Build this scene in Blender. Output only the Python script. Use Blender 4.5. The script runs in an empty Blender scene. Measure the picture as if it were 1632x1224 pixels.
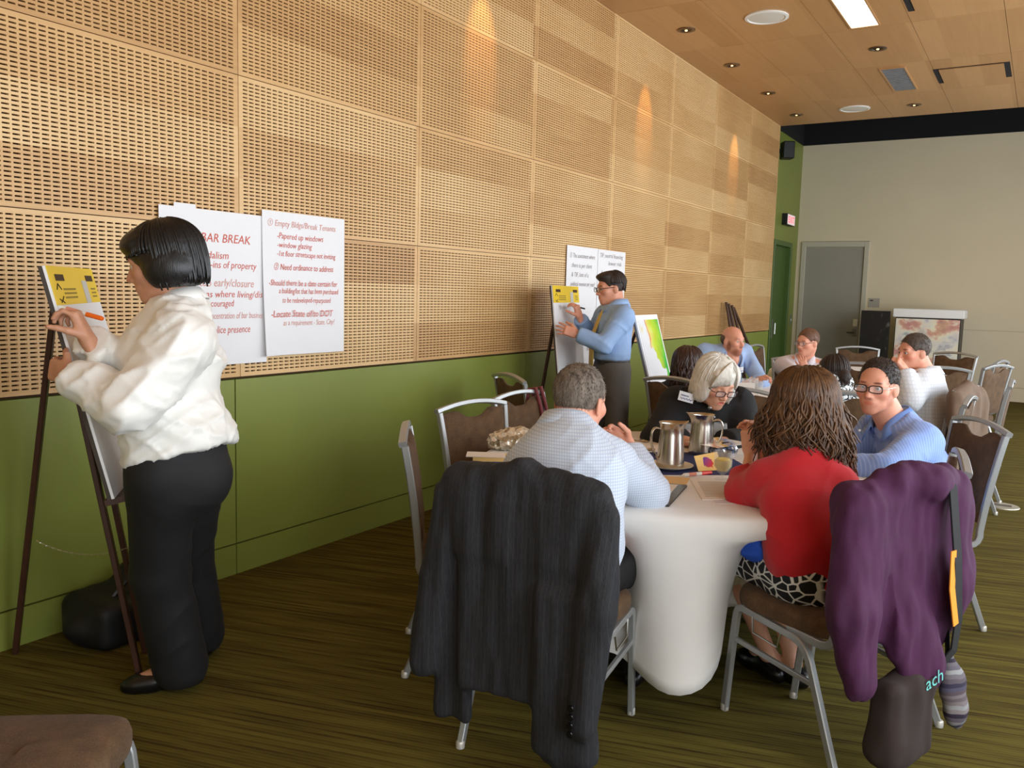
import bpy, bmesh, math, random
import numpy as np
from mathutils import Vector, Matrix

random.seed(7)
RNG = np.random.default_rng(11)
SC = bpy.context.scene
COL = SC.collection

# ------------------------------------------------------------------ camera
IW, IH = 1632, 1224
CF, CYAW, CPITCH, CROLL = 1353.37, 0.555342, 0.108282, 0.02655
CAMP = np.array([3.4567, 0.0, 1.5])
_f = np.array([-math.sin(CYAW)*math.cos(CPITCH), math.cos(CYAW)*math.cos(CPITCH), -math.sin(CPITCH)])
_r0 = np.cross(_f, [0, 0, 1]); _r0 /= np.linalg.norm(_r0); _u0 = np.cross(_r0, _f)
_r = _r0*math.cos(CROLL)+_u0*math.sin(CROLL); _u = -_r0*math.sin(CROLL)+_u0*math.cos(CROLL)
cam = bpy.data.cameras.new('camera')
cam.sensor_width = 36.0; cam.lens = CF/IW*36.0; cam.clip_start = 0.05; cam.clip_end = 100
camo = bpy.data.objects.new('camera', cam); COL.objects.link(camo)
camo.matrix_world = Matrix(((_r[0], _u[0], -_f[0], CAMP[0]), (_r[1], _u[1], -_f[1], CAMP[1]), (_r[2], _u[2], -_f[2], CAMP[2]), (0, 0, 0, 1)))
SC.camera = camo
SC.view_settings.view_transform = 'Standard'; SC.view_settings.look = 'None'
SC.view_settings.gamma = 1.0; SC.view_settings.use_curve_mapping = False
SC.view_settings.exposure = 0.1
SC.cycles.use_denoising = True
SC.cycles.max_bounces = 8

# ------------------------------------------------------------------ sky and daylight
W = bpy.data.worlds.new('sky'); SC.world = W; W.use_nodes = True
_bg = W.node_tree.nodes['Background']; _bg.inputs[0].default_value = (0.78, 0.88, 1.0, 1); _bg.inputs[1].default_value = 1.5
RX, RY0, RY1, RZ = 5.5, -3.2, 15.3, 4.0        # room: x 0..RX, y RY0..RY1, ceiling RZ
WINDOWS = [(-1.6, 2.4), (1.7, 2.4), (5.0, 2.4), (8.3, 2.4), (11.6, 2.4)]   # (centre y, width)
for wy, ww in WINDOWS:
    L = bpy.data.lights.new('window_right_offscreen', 'AREA'); L.shape = 'RECTANGLE'; L.size = ww; L.size_y = 2.7
    L.energy = 100; L.color = (0.90, 0.95, 1.0)
    lo = bpy.data.objects.new('window_right_offscreen', L); COL.objects.link(lo)
    lo.location = (RX+0.01, wy, 1.75); lo.rotation_euler = (0, math.radians(90), 0)

# ------------------------------------------------------------------ pixel helpers (photo frame 1632x1224)
def ray(x, y): return _f + _r*(x-IW/2)/CF - _u*(y-IH/2)/CF
def at(x, y, d): return CAMP + ray(x, y)*d
def onz(x, y, z=0.0):
    v = ray(x, y); return CAMP + v*((z-CAMP[2])/v[2])
def onx(x, y, X=0.0):
    v = ray(x, y); return CAMP + v*((X-CAMP[0])/v[0])
def ony(x, y, Y):
    v = ray(x, y); return CAMP + v*(Y/v[1])
RT = np.array([_r0[0], _r0[1], 0]); FW = np.array([_f[0], _f[1], 0]); FW = FW/np.linalg.norm(FW)
UP = np.array([0, 0, 1.0])
def A(*v): return np.array(v, float)
def nrm(v):
    v = np.asarray(v, float); n = np.linalg.norm(v); return v/n if n > 1e-9 else v

# ------------------------------------------------------------------ materials
def S(r, g, b):
    def c(v):
        v /= 255.0; return v/12.92 if v <= 0.04045 else ((v+0.055)/1.055)**2.4
    return (c(r), c(g), c(b), 1.0)
MATS = {}
class NT:
    def __init__(s, name):
        s.m = bpy.data.materials.new(name); s.m.use_nodes = True; s.t = s.m.node_tree
        s.b = s.t.nodes['Principled BSDF']
    def n(s, typ, **kw):
        nd = s.t.nodes.new(typ)
        for k, v in kw.items(): setattr(nd, k, v)
        return nd
    def l(s, a, b): s.t.links.new(a, b)
    def math(s, op, a, b=None, c=None):
        nd = s.n('ShaderNodeMath', operation=op)
        for i, v in enumerate((a, b, c)):
            if v is None: continue
            if isinstance(v, (int, float)): nd.inputs[i].default_value = v
            else: s.l(v, nd.inputs[i])
        return nd.outputs[0]
    def mix(s, fac, a, b, mode='MIX'):
        nd = s.n('ShaderNodeMix', data_type='RGBA', blend_type=mode)
        for i, v in ((0, fac), (6, a), (7, b)):
            if isinstance(v, (int, float)): nd.inputs[i].default_value = v
            elif isinstance(v, tuple): nd.inputs[i].default_value = v
            else: s.l(v, nd.inputs[i])
        return nd.outputs[2]
    def ramp(s, fac, stops):
        nd = s.n('ShaderNodeValToRGB'); e = nd.color_ramp.elements
        while len(e) > 1: e.remove(e[-1])
        e[0].position = stops[0][0]; e[0].color = stops[0][1]
        for p, c in stops[1:]:
            x = e.new(p); x.color = c
        s.l(fac, nd.inputs[0]); return nd.outputs[0]
    def noise(s, vec, scale, detail=2.0, rough=0.5):
        nd = s.n('ShaderNodeTexNoise'); nd.inputs['Scale'].default_value = scale; nd.inputs['Detail'].default_value = detail; nd.inputs['Roughness'].default_value = rough
        if vec is not None: s.l(vec, nd.inputs['Vector'])
        return nd.outputs[0]
    def obj(s): return s.n('ShaderNodeTexCoord').outputs['Object']
    def pos(s): return s.n('ShaderNodeNewGeometry').outputs['Position']
    def mapv(s, vec, scale=(1, 1, 1), rot=(0, 0, 0), loc=(0, 0, 0)):
        nd = s.n('ShaderNodeMapping'); s.l(vec, nd.inputs[0]); nd.inputs['Scale'].default_value = scale; nd.inputs['Rotation'].default_value = rot; nd.inputs['Location'].default_value = loc
        return nd.outputs[0]
    def sep(s, vec):
        nd = s.n('ShaderNodeSeparateXYZ'); s.l(vec, nd.inputs[0]); return nd.outputs
    def comb(s, x, y, z):
        nd = s.n('ShaderNodeCombineXYZ')
        for i, v in enumerate((x, y, z)):
            if isinstance(v, (int, float)): nd.inputs[i].default_value = v
            else: s.l(v, nd.inputs[i])
        return nd.outputs[0]
    def color(s, c):
        if isinstance(c, tuple): s.b.inputs['Base Color'].default_value = c
        else: s.l(c, s.b.inputs['Base Color'])
    def bump(s, h, strength=0.3, dist=0.002):
        nd = s.n('ShaderNodeBump'); nd.inputs['Strength'].default_value = strength; nd.inputs['Distance'].default_value = dist
        s.l(h, nd.inputs['Height']); s.l(nd.outputs[0], s.b.inputs['Normal'])
    def set(s, **kw):
        for k, v in kw.items(): s.b.inputs[k].default_value = v
def mat(name, col=(.5, .5, .5, 1), rough=0.6, metal=0.0, var=0.0, vscale=8.0, bump=0.0, bscale=300.0, bdist=0.001, spec=0.5, stretch=(1, 1, 1), **kw):
    if name in MATS: return MATS[name]
    t = NT(name); t.set(Roughness=rough, Metallic=metal); t.b.inputs['Specular IOR Level'].default_value = spec
    if var > 0:
        f = t.noise(t.mapv(t.obj(), stretch), vscale, 3)
        d = tuple(max(0, c*(1-var)) for c in col[:3])+(1,); u = tuple(min(1, c*(1+var)) for c in col[:3])+(1,)
        t.color(t.ramp(f, [(0.3, d), (0.7, u)]))
    else: t.color(col)
    if bump > 0: t.bump(t.noise(t.obj(), bscale, 2), bump, bdist)
    for k, v in kw.items(): t.b.inputs[k].default_value = v
    MATS[name] = t.m; return t.m

# ------------------------------------------------------------------ objects
def tag(o, label=None, cat=None, group=None, kind=None):
    if label: o['label'] = label
    if cat: o['category'] = cat
    if group: o['group'] = group
    if kind: o['kind'] = kind
    return o
def link(name, me, mt=None, parent=None, loc=None):
    o = bpy.data.objects.new(name, me); COL.objects.link(o)
    if mt is not None and me is not None:
        if isinstance(mt, (list, tuple)):
            for x in mt: me.materials.append(x)
        elif len(me.materials) == 0: me.materials.append(mt)
    if parent is not None: o.parent = parent
    if loc is not None: o.location = loc
    return o
def thing(name, label, cat, loc=(0, 0, 0), rz=0.0, group=None, kind=None):
    o = bpy.data.objects.new(name, None); COL.objects.link(o); o.empty_display_size = 0.1
    o.location = tuple(float(x) for x in loc); o.rotation_euler = (0, 0, rz)
    return tag(o, label, cat, group, kind)
def dup(root, loc, rz, label=None, group=None):
    r = root.copy(); COL.objects.link(r); r.location = tuple(float(x) for x in loc); r.rotation_euler = (0, 0, rz)
    if label: r['label'] = label
    if group: r['group'] = group
    for ch in list(root.children):
        c = ch.copy(); COL.objects.link(c); c.parent = r
        for g in ch.children:
            d = g.copy(); COL.objects.link(d); d.parent = c
    return r

class MB:
    """collects verts and faces for one mesh"""
    def __init__(s): s.v = []; s.f = []; s.mi = []; s.cur = 0
    def add(s, vs, fs):
        o = len(s.v); s.v += [tuple(float(c) for c in p) for p in vs]
        for f in fs: s.f.append(tuple(i+o for i in f)); s.mi.append(s.cur)
        return s
    def box(s, lo, hi):
        x0, y0, z0 = lo; x1, y1, z1 = hi
        return s.add([(x0, y0, z0), (x1, y0, z0), (x1, y1, z0), (x0, y1, z0), (x0, y0, z1), (x1, y0, z1), (x1, y1, z1), (x0, y1, z1)],
                     [(0, 3, 2, 1), (4, 5, 6, 7), (0, 1, 5, 4), (1, 2, 6, 5), (2, 3, 7, 6), (3, 0, 4, 7)])
    def obox(s, c, ax, ay, az):
        """oriented box: centre and three half-axis vectors"""
        c, ax, ay, az = map(np.asarray, (c, ax, ay, az)); vs = []
        for k in (-1, 1):
            for i, j in ((-1, -1), (1, -1), (1, 1), (-1, 1)): vs.append(c+ax*i+ay*j+az*k)
        return s.add(vs, [(0, 3, 2, 1), (4, 5, 6, 7), (0, 1, 5, 4), (1, 2, 6, 5), (2, 3, 7, 6), (3, 0, 4, 7)])
    def loft(s, rings, close=True, cap0=True, cap1=True):
        n = len(rings[0]); vs = [p for r in rings for p in r]; fs = []
        for i in range(len(rings)-1):
            for j in range(n if close else n-1):
                a = i*n+j; b = i*n+(j+1) % n; fs.append((a, b, b+n, a+n))
        if close and cap0: fs.append(tuple(reversed(range(n))))
        if close and cap1: fs.append(tuple(range((len(rings)-1)*n, len(rings)*n)))
        return s.add(vs, fs)
    def tube(s, path, r, sides=8, r2=None, caps=True):
        """round tube; r float or list"""
        path = [np.asarray(p, float) for p in path]; n = len(path)
        rs = r if isinstance(r, (list, tuple, np.ndarray)) else [r + (0 if r2 is None else (r2-r)*i/(n-1)) for i in range(n)]
        prev = None; rings = []
        for i in range(n):
            t = nrm(path[min(i+1, n-1)]-path[max(i-1, 0)])
            if prev is None:
                a = np.cross(t, UP)
                if np.linalg.norm(a) < 0.1: a = np.cross(t, [1, 0, 0])
                a = nrm(a)
            else: a = nrm(prev-t*(prev@t))
            prev = a; b = np.cross(t, a)
            rings.append([path[i]+(a*math.cos(q)+b*math.sin(q))*rs[i] for q in [2*math.pi*k/sides for k in range(sides)]])
        return s.loft(rings, True, caps, caps)
    def bar(s, path, w, h, side=(1, 0, 0), bev=0.14):
        """rectangular tube swept along path; w is along 'side', h across; rounded corners"""
        path = [np.asarray(p, float) for p in path]; n = len(path); rings = []; sd = nrm(side)
        bw, bh = w*(0.5-bev*min(w, h)/w), h*(0.5-bev*min(w, h)/h)
        prof = [(w/2, -bh), (w/2, bh), (bw, h/2), (-bw, h/2), (-w/2, bh), (-w/2, -bh), (-bw, -h/2), (bw, -h/2)]
        for i in range(n):
            t = nrm(path[min(i+1, n-1)]-path[max(i-1, 0)])
            a = nrm(sd-t*(sd@t)); b = np.cross(t, a)
            rings.append([path[i]+a*p+b*q for p, q in prof])
        return s.loft(rings)
    def lathe(s, prof, c=(0, 0, 0), n=24, ax=None):
        """prof list of (r, z); open profile revolved about z at c"""
        c = np.asarray(c, float); rings = []
        for r, z in prof: rings.append([c+A(r*math.cos(2*math.pi*k/n), r*math.sin(2*math.pi*k/n), z) for k in range(n)])
        return s.loft(rings, True, prof[0][0] > 1e-6, prof[-1][0] > 1e-6)
    def sphere(s, c, r, nu=12, nv=8):
        r = np.asarray(r if hasattr(r, '__len__') else (r, r, r), float); c = np.asarray(c, float); rings = []
        for i in range(nv+1):
            th = math.pi*(0.001+0.998*i/nv)
            rings.append([c+r*A(math.sin(th)*math.cos(2*math.pi*k/nu), math.sin(th)*math.sin(2*math.pi*k/nu), -math.cos(th)) for k in range(nu)])
        return s.loft(rings)
    def grid(s, fn, nu, nv):
        vs = [fn(i/nu, j/nv) for j in range(nv+1) for i in range(nu+1)]
        fs = [(j*(nu+1)+i, j*(nu+1)+i+1, (j+1)*(nu+1)+i+1, (j+1)*(nu+1)+i) for j in range(nv) for i in range(nu)]
        return s.add(vs, fs)
    def slab(s, front, back, nu, nv):
        """closed body between two grids"""
        o = len(s.v); s.grid(front, nu, nv); m = len(s.v)-o
        n = nu+1
        vs = [back(i/nu, j/nv) for j in range(nv+1) for i in range(nu+1)]
        fs = [((j+1)*n+i, (j+1)*n+i+1, j*n+i+1, j*n+i) for j in range(nv) for i in range(nu)]
        bd = [i for i in range(n)] + [j*n+nu for j in range(1, nv+1)] + [nv*n+i for i in range(nu-1, -1, -1)] + [j*n for j in range(nv-1, 0, -1)]
        o2 = len(s.v); s.add(vs, fs)
        for k in range(len(bd)):
            a, b = bd[k], bd[(k+1) % len(bd)]; s.f.append((o+b, o+a, o2+a, o2+b)); s.mi.append(s.cur)
        return s
    def mesh(s, name='mesh', smooth=False, bevel=0.0, seg=1):
        me = bpy.data.meshes.new(name); me.from_pydata(s.v, [], s.f)
        if any(s.mi): me.polygons.foreach_set('material_index', s.mi)
        if bevel > 0:
            bm = bmesh.new(); bm.from_mesh(me); bmesh.ops.bevel(bm, geom=[e for e in bm.edges if e.is_manifold and e.calc_face_angle(0) > 0.6], offset=bevel, segments=seg, affect='EDGES', profile=0.5); bm.to_mesh(me); bm.free()
        if smooth: me.polygons.foreach_set('use_smooth', [True]*len(me.polygons))
        me.update(); return me
    def build(s, name, mt=None, parent=None, loc=None, smooth=False, bevel=0.0, seg=1):
        return link(name, s.mesh(name, smooth, bevel, seg), mt, parent, loc)
def autosmooth(o, ang=40):
    me = o.data
    me.polygons.foreach_set('use_smooth', [True]*len(me.polygons))
    try: me.set_sharp_from_angle(angle=math.radians(ang))
    except Exception: pass
    return o
def bez(p0, p1, p2, n=6):
    p0, p1, p2 = map(lambda p: np.asarray(p, float), (p0, p1, p2))
    return [(1-t)**2*p0+2*t*(1-t)*p1+t*t*p2 for t in [i/n for i in range(n+1)]]
def text_mesh(txt, size, mt, parent, M, name='lettering', shear=0.0, offset=0.0, align='LEFT', space=1.0, wob=0.0, width=None):
    cu = bpy.data.curves.new('t', 'FONT'); cu.body = txt; cu.size = size; cu.shear = shear; cu.offset = offset; cu.align_x = align; cu.space_character = space; cu.resolution_u = 2
    o = bpy.data.objects.new('t', cu); COL.objects.link(o)
    dg = bpy.context.evaluated_depsgraph_get(); dg.update()
    me = bpy.data.meshes.new_from_object(o.evaluated_get(dg)); bpy.data.objects.remove(o)
    n = len(me.vertices); co = np.empty(n*3, np.float32); me.vertices.foreach_get('co', co); co = co.reshape(-1, 3)
    if n == 0: return None
    if width: co[:, 0] *= width/max(1e-6, co[:, 0].max())
    if wob > 0: co[:, 1] += wob*np.sin(co[:, 0]*37/size*0.03+len(txt))+wob*0.8*np.sin(co[:, 0]*9/size*0.2+2*len(txt)); co[:, 0] += wob*0.7*np.sin(co[:, 1]*30/size*.1+co[:, 0]*17)
    M = np.asarray(M, float); co = co@M[:3, :3].T+M[:3, 3]
    me.vertices.foreach_set('co', co.astype(np.float32).ravel()); me.materials.clear()
    o = link(name, me, mt, parent)
    if name == 'handwriting': o['kind'] = 'stuff'
    return o
def frame(o, x, y, z):
    M = np.eye(4); M[:3, 0] = x; M[:3, 1] = y; M[:3, 2] = z; M[:3, 3] = o; return M
# ------------------------------------------------------------------ implicit surfaces (bodies, cloth, hair)
class Field:
    """list of primitives blended into one continuous surface"""
    def __init__(s): s.p = []; s.cuts = []
    def cone(s, a, b, ra, rb, k=0.03, n=None, q=1.0, sub=False):
        s.p.append(('c', np.asarray(a, float), np.asarray(b, float), ra, rb, k, None if n is None else nrm(n), q, sub)); return s
    def chain(s, pts, rs, k=0.02, **kw):
        for i in range(len(pts)-1): s.cone(pts[i], pts[i+1], rs[i], rs[i+1], k, **kw)
        return s
    def ell(s, c, r, M=None, k=0.02, sub=False):
        s.p.append(('e', np.asarray(c, float), np.asarray(r, float), np.eye(3) if M is None else np.asarray(M, float), k, sub)); return s
    def rbox(s, c, h, M=None, r=0.01, k=0.02, sub=False):
        s.p.append(('b', np.asarray(c, float), np.asarray(h, float), np.eye(3) if M is None else np.asarray(M, float), r, k, sub)); return s
    def cut(s, c, n, R):
        """remove the half ball of radius R round c on the side n points to"""
        s.p.append(('h', np.asarray(c, float), nrm(n), R)); return s
    def bounds(s):
        lo = np.full(3, 9e9); hi = -lo
        for p in s.p:
            if p[0] == 'c' and not p[8]:
                for q, r in ((p[1], p[3]), (p[2], p[4])): lo = np.minimum(lo, q-r); hi = np.maximum(hi, q+r)
            elif p[0] in 'eb' and not p[-1]:
                R = np.abs(p[3]@np.diag(p[2])).sum(1)+(p[4] if p[0] == 'b' else 0); lo = np.minimum(lo, p[1]-R); hi = np.maximum(hi, p[1]+R)
        return lo-0.03, hi+0.03
    def evalgrid(s, ax):
        X, Y, Z = ax; big = 0.08
        D = np.full((len(X), len(Y), len(Z)), big, np.float32)
        for p in s.p:
            if p[0] == 'c':
                m = p[5]+0.03; lo = np.minimum(p[1]-p[3], p[2]-p[4])-m; hi = np.maximum(p[1]+p[3], p[2]+p[4])+m
            elif p[0] == 'h': lo = p[1]-p[3]; hi = p[1]+p[3]
            else:
                R = np.abs(p[3]@np.diag(p[2])).sum(1)+(p[4] if p[0] == 'b' else 0)+0.03+p[-2]; lo = p[1]-R; hi = p[1]+R
            sl = tuple(slice(max(0, int(np.searchsorted(a, lo[i]))), int(np.searchsorted(a, hi[i]))) for i, a in enumerate(ax))
            if any(q.stop <= q.start for q in sl): continue
            x = X[sl[0]][:, None, None]; y = Y[sl[1]][None, :, None]; z = Z[sl[2]][None, None, :]
            d0 = D[sl]
            if p[0] == 'c':
                a, b, ra, rb, k, n, q, sub = p[1:]
                ba = b-a; L = max(1e-9, ba@ba)
                px, py, pz = x-a[0], y-a[1], z-a[2]
                t = np.clip((px*ba[0]+py*ba[1]+pz*ba[2])/L, 0, 1)
                vx, vy, vz = px-t*ba[0], py-t*ba[1], pz-t*ba[2]
                v2 = vx*vx+vy*vy+vz*vz
                if n is not None: v2 = v2+((vx*n[0]+vy*n[1]+vz*n[2])**2)*(1/q**2-1)
                d = (np.sqrt(np.maximum(v2, 0))-(ra+t*(rb-ra)))*(min(1.0, q) if n is not None else 1)
            elif p[0] == 'h':
                c, n, R = p[1:]
                px, py, pz = x-c[0], y-c[1], z-c[2]
                reg = np.maximum(-(px*n[0]+py*n[1]+pz*n[2]), np.sqrt(px*px+py*py+pz*pz)-R)
                D[sl] = np.maximum(d0, -reg); continue
            else:
                c, r, M = p[1:4]; k, sub = p[-2:]
                px, py, pz = x-c[0], y-c[1], z-c[2]
                u = [M[0, i]*px+M[1, i]*py+M[2, i]*pz for i in range(3)]
                if p[0] == 'e':
                    k0 = np.sqrt((u[0]/r[0])**2+(u[1]/r[1])**2+(u[2]/r[2])**2); k1 = np.sqrt((u[0]/r[0]**2)**2+(u[1]/r[1]**2)**2+(u[2]/r[2]**2)**2)+1e-6
                    d = k0*(k0-1)/k1
                else:
                    g = [np.abs(u[i])-r[i] for i in range(3)]
                    d = np.sqrt(np.maximum(g[0], 0)**2+np.maximum(g[1], 0)**2+np.maximum(g[2], 0)**2)+np.minimum(np.maximum(np.maximum(g[0], g[1]), g[2]), 0)-p[4]
            d = d.astype(np.float32)
            if sub:
                if k > 0: h = np.clip(0.5-0.5*(d0+d)/k, 0, 1); D[sl] = d0*(1-h)-d*h+k*h*(1-h)
                else: D[sl] = np.maximum(d0, -d)
            else:
                if k > 0: h = np.clip(0.5+0.5*(d0-d)/k, 0, 1); D[sl] = d0*(1-h)+d*h-k*h*(1-h)
                else: D[sl] = np.minimum(d0, d)
        return D
def axis(lo, hi, base, zones):
    """sample positions: spacing 'base', finer inside zones [(lo, hi, step)]"""
    out = [lo]; x = lo
    while x < hi:
        st = base
        for a, b, h in zones:
            if a-base < x < b: st = min(st, h if x > a-h else max(h, min(base, a-x)))
        x += st; out.append(x)
    return np.array(out, np.float32)
def surfnet(D, ax):
    X, Y, Z = ax; S_ = D < 0; nx, ny, nz = D.shape
    c = [S_[i:nx-1+i, j:ny-1+j, k:nz-1+k] for i in (0, 1) for j in (0, 1) for k in (0, 1)]
    allc = c[0].copy(); anyc = c[0].copy()
    for q in c[1:]: allc &= q; anyc |= q
    act = anyc & ~allc; idx = np.argwhere(act); N = len(idx)
    if N == 0: return np.zeros((0, 3)), np.zeros((0, 4), int)
    num = np.full(act.shape, -1, np.int64); num[act] = np.arange(N)
    acc = np.zeros((N, 3)); cnt = np.zeros(N)
    cr = [(i, j, k) for i in (0, 1) for j in (0, 1) for k in (0, 1)]
    for a in range(8):
        for d in range(3):
            if cr[a][d]: continue
            b = list(cr[a]); b[d] = 1
            da = D[idx[:, 0]+cr[a][0], idx[:, 1]+cr[a][1], idx[:, 2]+cr[a][2]]; db = D[idx[:, 0]+b[0], idx[:, 1]+b[1], idx[:, 2]+b[2]]
            m = (da < 0) != (db < 0); t = np.where(m, da/np.where(m, da-db, 1), 0)
            pt = np.tile(np.array(cr[a], float), (N, 1)); pt[:, d] = t
            acc[m] += pt[m]; cnt[m] += 1
    fr = acc/cnt[:, None]; V = np.empty((N, 3))
    for d, a in enumerate(ax): V[:, d] = a[idx[:, d]]+(a[idx[:, d]+1]-a[idx[:, d]])*fr[:, d]
    Q = []
    for d in range(3):
        e, f = (d+1) % 3, (d+2) % 3
        sl0 = [slice(None)]*3; sl1 = [slice(None)]*3; sl0[d] = slice(0, -1); sl1[d] = slice(1, None)
        a = S_[tuple(sl0)]; b = S_[tuple(sl1)]; ch = np.argwhere(a != b); ins = a[tuple(ch.T)]
        ok = (ch[:, e] > 0) & (ch[:, f] > 0) & (ch[:, e] < D.shape[e]-1) & (ch[:, f] < D.shape[f]-1); ch = ch[ok]; ins = ins[ok]
        def cell(de, df):
            g = ch.copy(); g[:, e] -= de; g[:, f] -= df; return num[g[:, 0], g[:, 1], g[:, 2]]
        q = np.stack([cell(1, 1), cell(0, 1), cell(0, 0), cell(1, 0)], 1); q[~ins] = q[~ins][:, ::-1]; Q.append(q)
    return V, np.concatenate(Q)
def vnormals(V, Q):
    n = np.cross(V[Q[:, 2]]-V[Q[:, 0]], V[Q[:, 3]]-V[Q[:, 1]]); N = np.zeros_like(V)
    for i in range(4): np.add.at(N, Q[:, i], n)
    return N/np.maximum(1e-12, np.linalg.norm(N, axis=1))[:, None]
def relax(V, Q, it=2, lam=0.5):
    for _ in range(it):
        a = np.zeros_like(V); c = np.zeros(len(V))
        for i in range(4):
            j = (i+1) % 4; np.add.at(a, Q[:, i], V[Q[:, j]]); np.add.at(a, Q[:, j], V[Q[:, i]]); np.add.at(c, Q[:, i], 1); np.add.at(c, Q[:, j], 1)
        V = V+lam*(a/np.maximum(c, 1)[:, None]-V)
    return V
_TAB = RNG.random((32, 32, 32))
def vnoise(P):
    i = np.floor(P).astype(int); f = P-i; f = f*f*(3-2*f); o = 0
    for a in (0, 1):
        for b in (0, 1):
            for c in (0, 1):
                w = (f[:, 0] if a else 1-f[:, 0])*(f[:, 1] if b else 1-f[:, 1])*(f[:, 2] if c else 1-f[:, 2])
                o = o+w*_TAB[(i[:, 0]+a) & 31, (i[:, 1]+b) & 31, (i[:, 2]+c) & 31]
    return o*2-1
def folds(V, N, amp, size, stretch=(1, 1, 1), seed=0.0, mode='d'):
    """cloth creases: 'v' soft hanging flutes, 'd' thin diagonal creases with calm areas between"""
    st = np.asarray(stretch, float)
    if mode == 'v':
        P = V/st/size+seed; return V+N*(amp*(vnoise(P)+.5*vnoise(P*1.9+5)))[:, None]
    o = 0
    for k, an in enumerate((.7, -.55)):
        c, s_ = math.cos(an), math.sin(an); h = V[:, 0]*.8+V[:, 1]*.6
        u = h*c+V[:, 2]*s_; w = -h*s_+V[:, 2]*c; q = -V[:, 0]*.6+V[:, 1]*.8
        P = np.stack([u/size/3.2, w/size, q/size/1.6], 1)+seed+k*9.3
        n = vnoise(P+.35*vnoise(P*.7+3)[:, None]); ms = np.clip(vnoise(P*.45+17*k+2)*1.6+.35, 0, 1)
        o = o+ms*((1-np.abs(n))**3-.25)
    return V+N*(amp*1.1*o)[:, None]
def solid(name, F, h, mt, parent=None, root=None, zones=None, sm=2, fold=None, post=None, cols=None):
    """polygonise a Field at spacing h into one mesh object (world coordinates, stored relative to root)"""
    lo, hi = F.bounds(); zn = zones or []
    ax = [axis(lo[d], hi[d], h, [(c[d]-r, c[d]+r, st) for c, r, st in zn]) for d in range(3)]
    V, Q = surfnet(F.evalgrid(ax), ax)
    if sm: V = relax(V, Q, sm)
    if fold:
        for fo in fold: V = folds(V, vnormals(V, Q), *fo)
    if post: V = post(V)
    me = bpy.data.meshes.new(name); o_ = np.zeros(3) if root is None else np.asarray(root, float)
    me.vertices.add(len(V)); me.vertices.foreach_set('co', (V-o_).astype(np.float32).ravel())
    me.loops.add(len(Q)*4); me.loops.foreach_set('vertex_index', Q.astype(np.int32).ravel())
    me.polygons.add(len(Q)); me.polygons.foreach_set('loop_start', np.arange(0, len(Q)*4, 4, dtype=np.int32))
    me.polygons.foreach_set('use_smooth', np.ones(len(Q), bool)); me.update(calc_edges=True)
    if cols is not None:
        ca = me.color_attributes.new('tint', 'FLOAT_COLOR', 'POINT'); C = np.ones((len(V), 4), np.float32); C[:, :3] = cols(V); ca.data.foreach_set('color', C.ravel())
    return link(name, me, mt, parent)
def mesh_xform(o, M):
    o.data.transform(Matrix([list(r) for r in M])); o.data.update(); return o
# ------------------------------------------------------------------ materials of the room
def m_wood():
    t = NT('maple_veneer'); p = t.pos(); x, y, z = t.sep(p)
    band = t.math('FLOOR', t.math('DIVIDE', t.math('SUBTRACT', z, 1.03), 0.2492))
    colm = t.math('FLOOR', t.math('DIVIDE', t.math('SUBTRACT', y, 2.936), 1.405))
    wn = t.n('ShaderNodeTexWhiteNoise', noise_dimensions='2D'); t.l(t.comb(band, colm, 0), wn.inputs['Vector'])
    seg = t.noise(t.comb(t.math('MULTIPLY', x, 1), t.math('MULTIPLY', y, 0.7), t.math('MULTIPLY', band, 3.7)), 1.4, 2)
    gr = t.noise(t.mapv(p, (1, 0.8, 22)), 2.5, 4)
    f = t.math('ADD', t.math('MULTIPLY', wn.outputs[0], 0.45), t.math('ADD', t.math('MULTIPLY', seg, 0.55), t.math('SUBTRACT', t.math('MULTIPLY', gr, 0.35), 0.11)))
    t.color(t.ramp(f, [(0.22, S(184, 138, 86)), (0.55, S(212, 170, 114)), (0.95, S(232, 198, 144))])); t.set(Roughness=0.45)
    return t.m
def m_ceilwood():
    t = NT('ceiling_veneer'); p = t.pos(); x, y, z = t.sep(p)
    st = t.math('FLOOR', t.math('DIVIDE', x, 0.244)); cl = t.math('FLOOR', t.math('DIVIDE', t.math('SUBTRACT', y, 7.2), 1.4))
    wn = t.n('ShaderNodeTexWhiteNoise', noise_dimensions='2D'); t.l(t.comb(st, cl, 0), wn.inputs['Vector'])
    gr = t.noise(t.mapv(p, (14, 0.7, 1)), 2.0, 3)
    f = t.math('ADD', t.math('MULTIPLY', wn.outputs[0], 0.5), t.math('MULTIPLY', gr, 0.5))
    t.color(t.ramp(f, [(0.1, S(172, 126, 78)), (0.9, S(198, 152, 102))])); t.set(Roughness=0.4)
    return t.m
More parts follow.
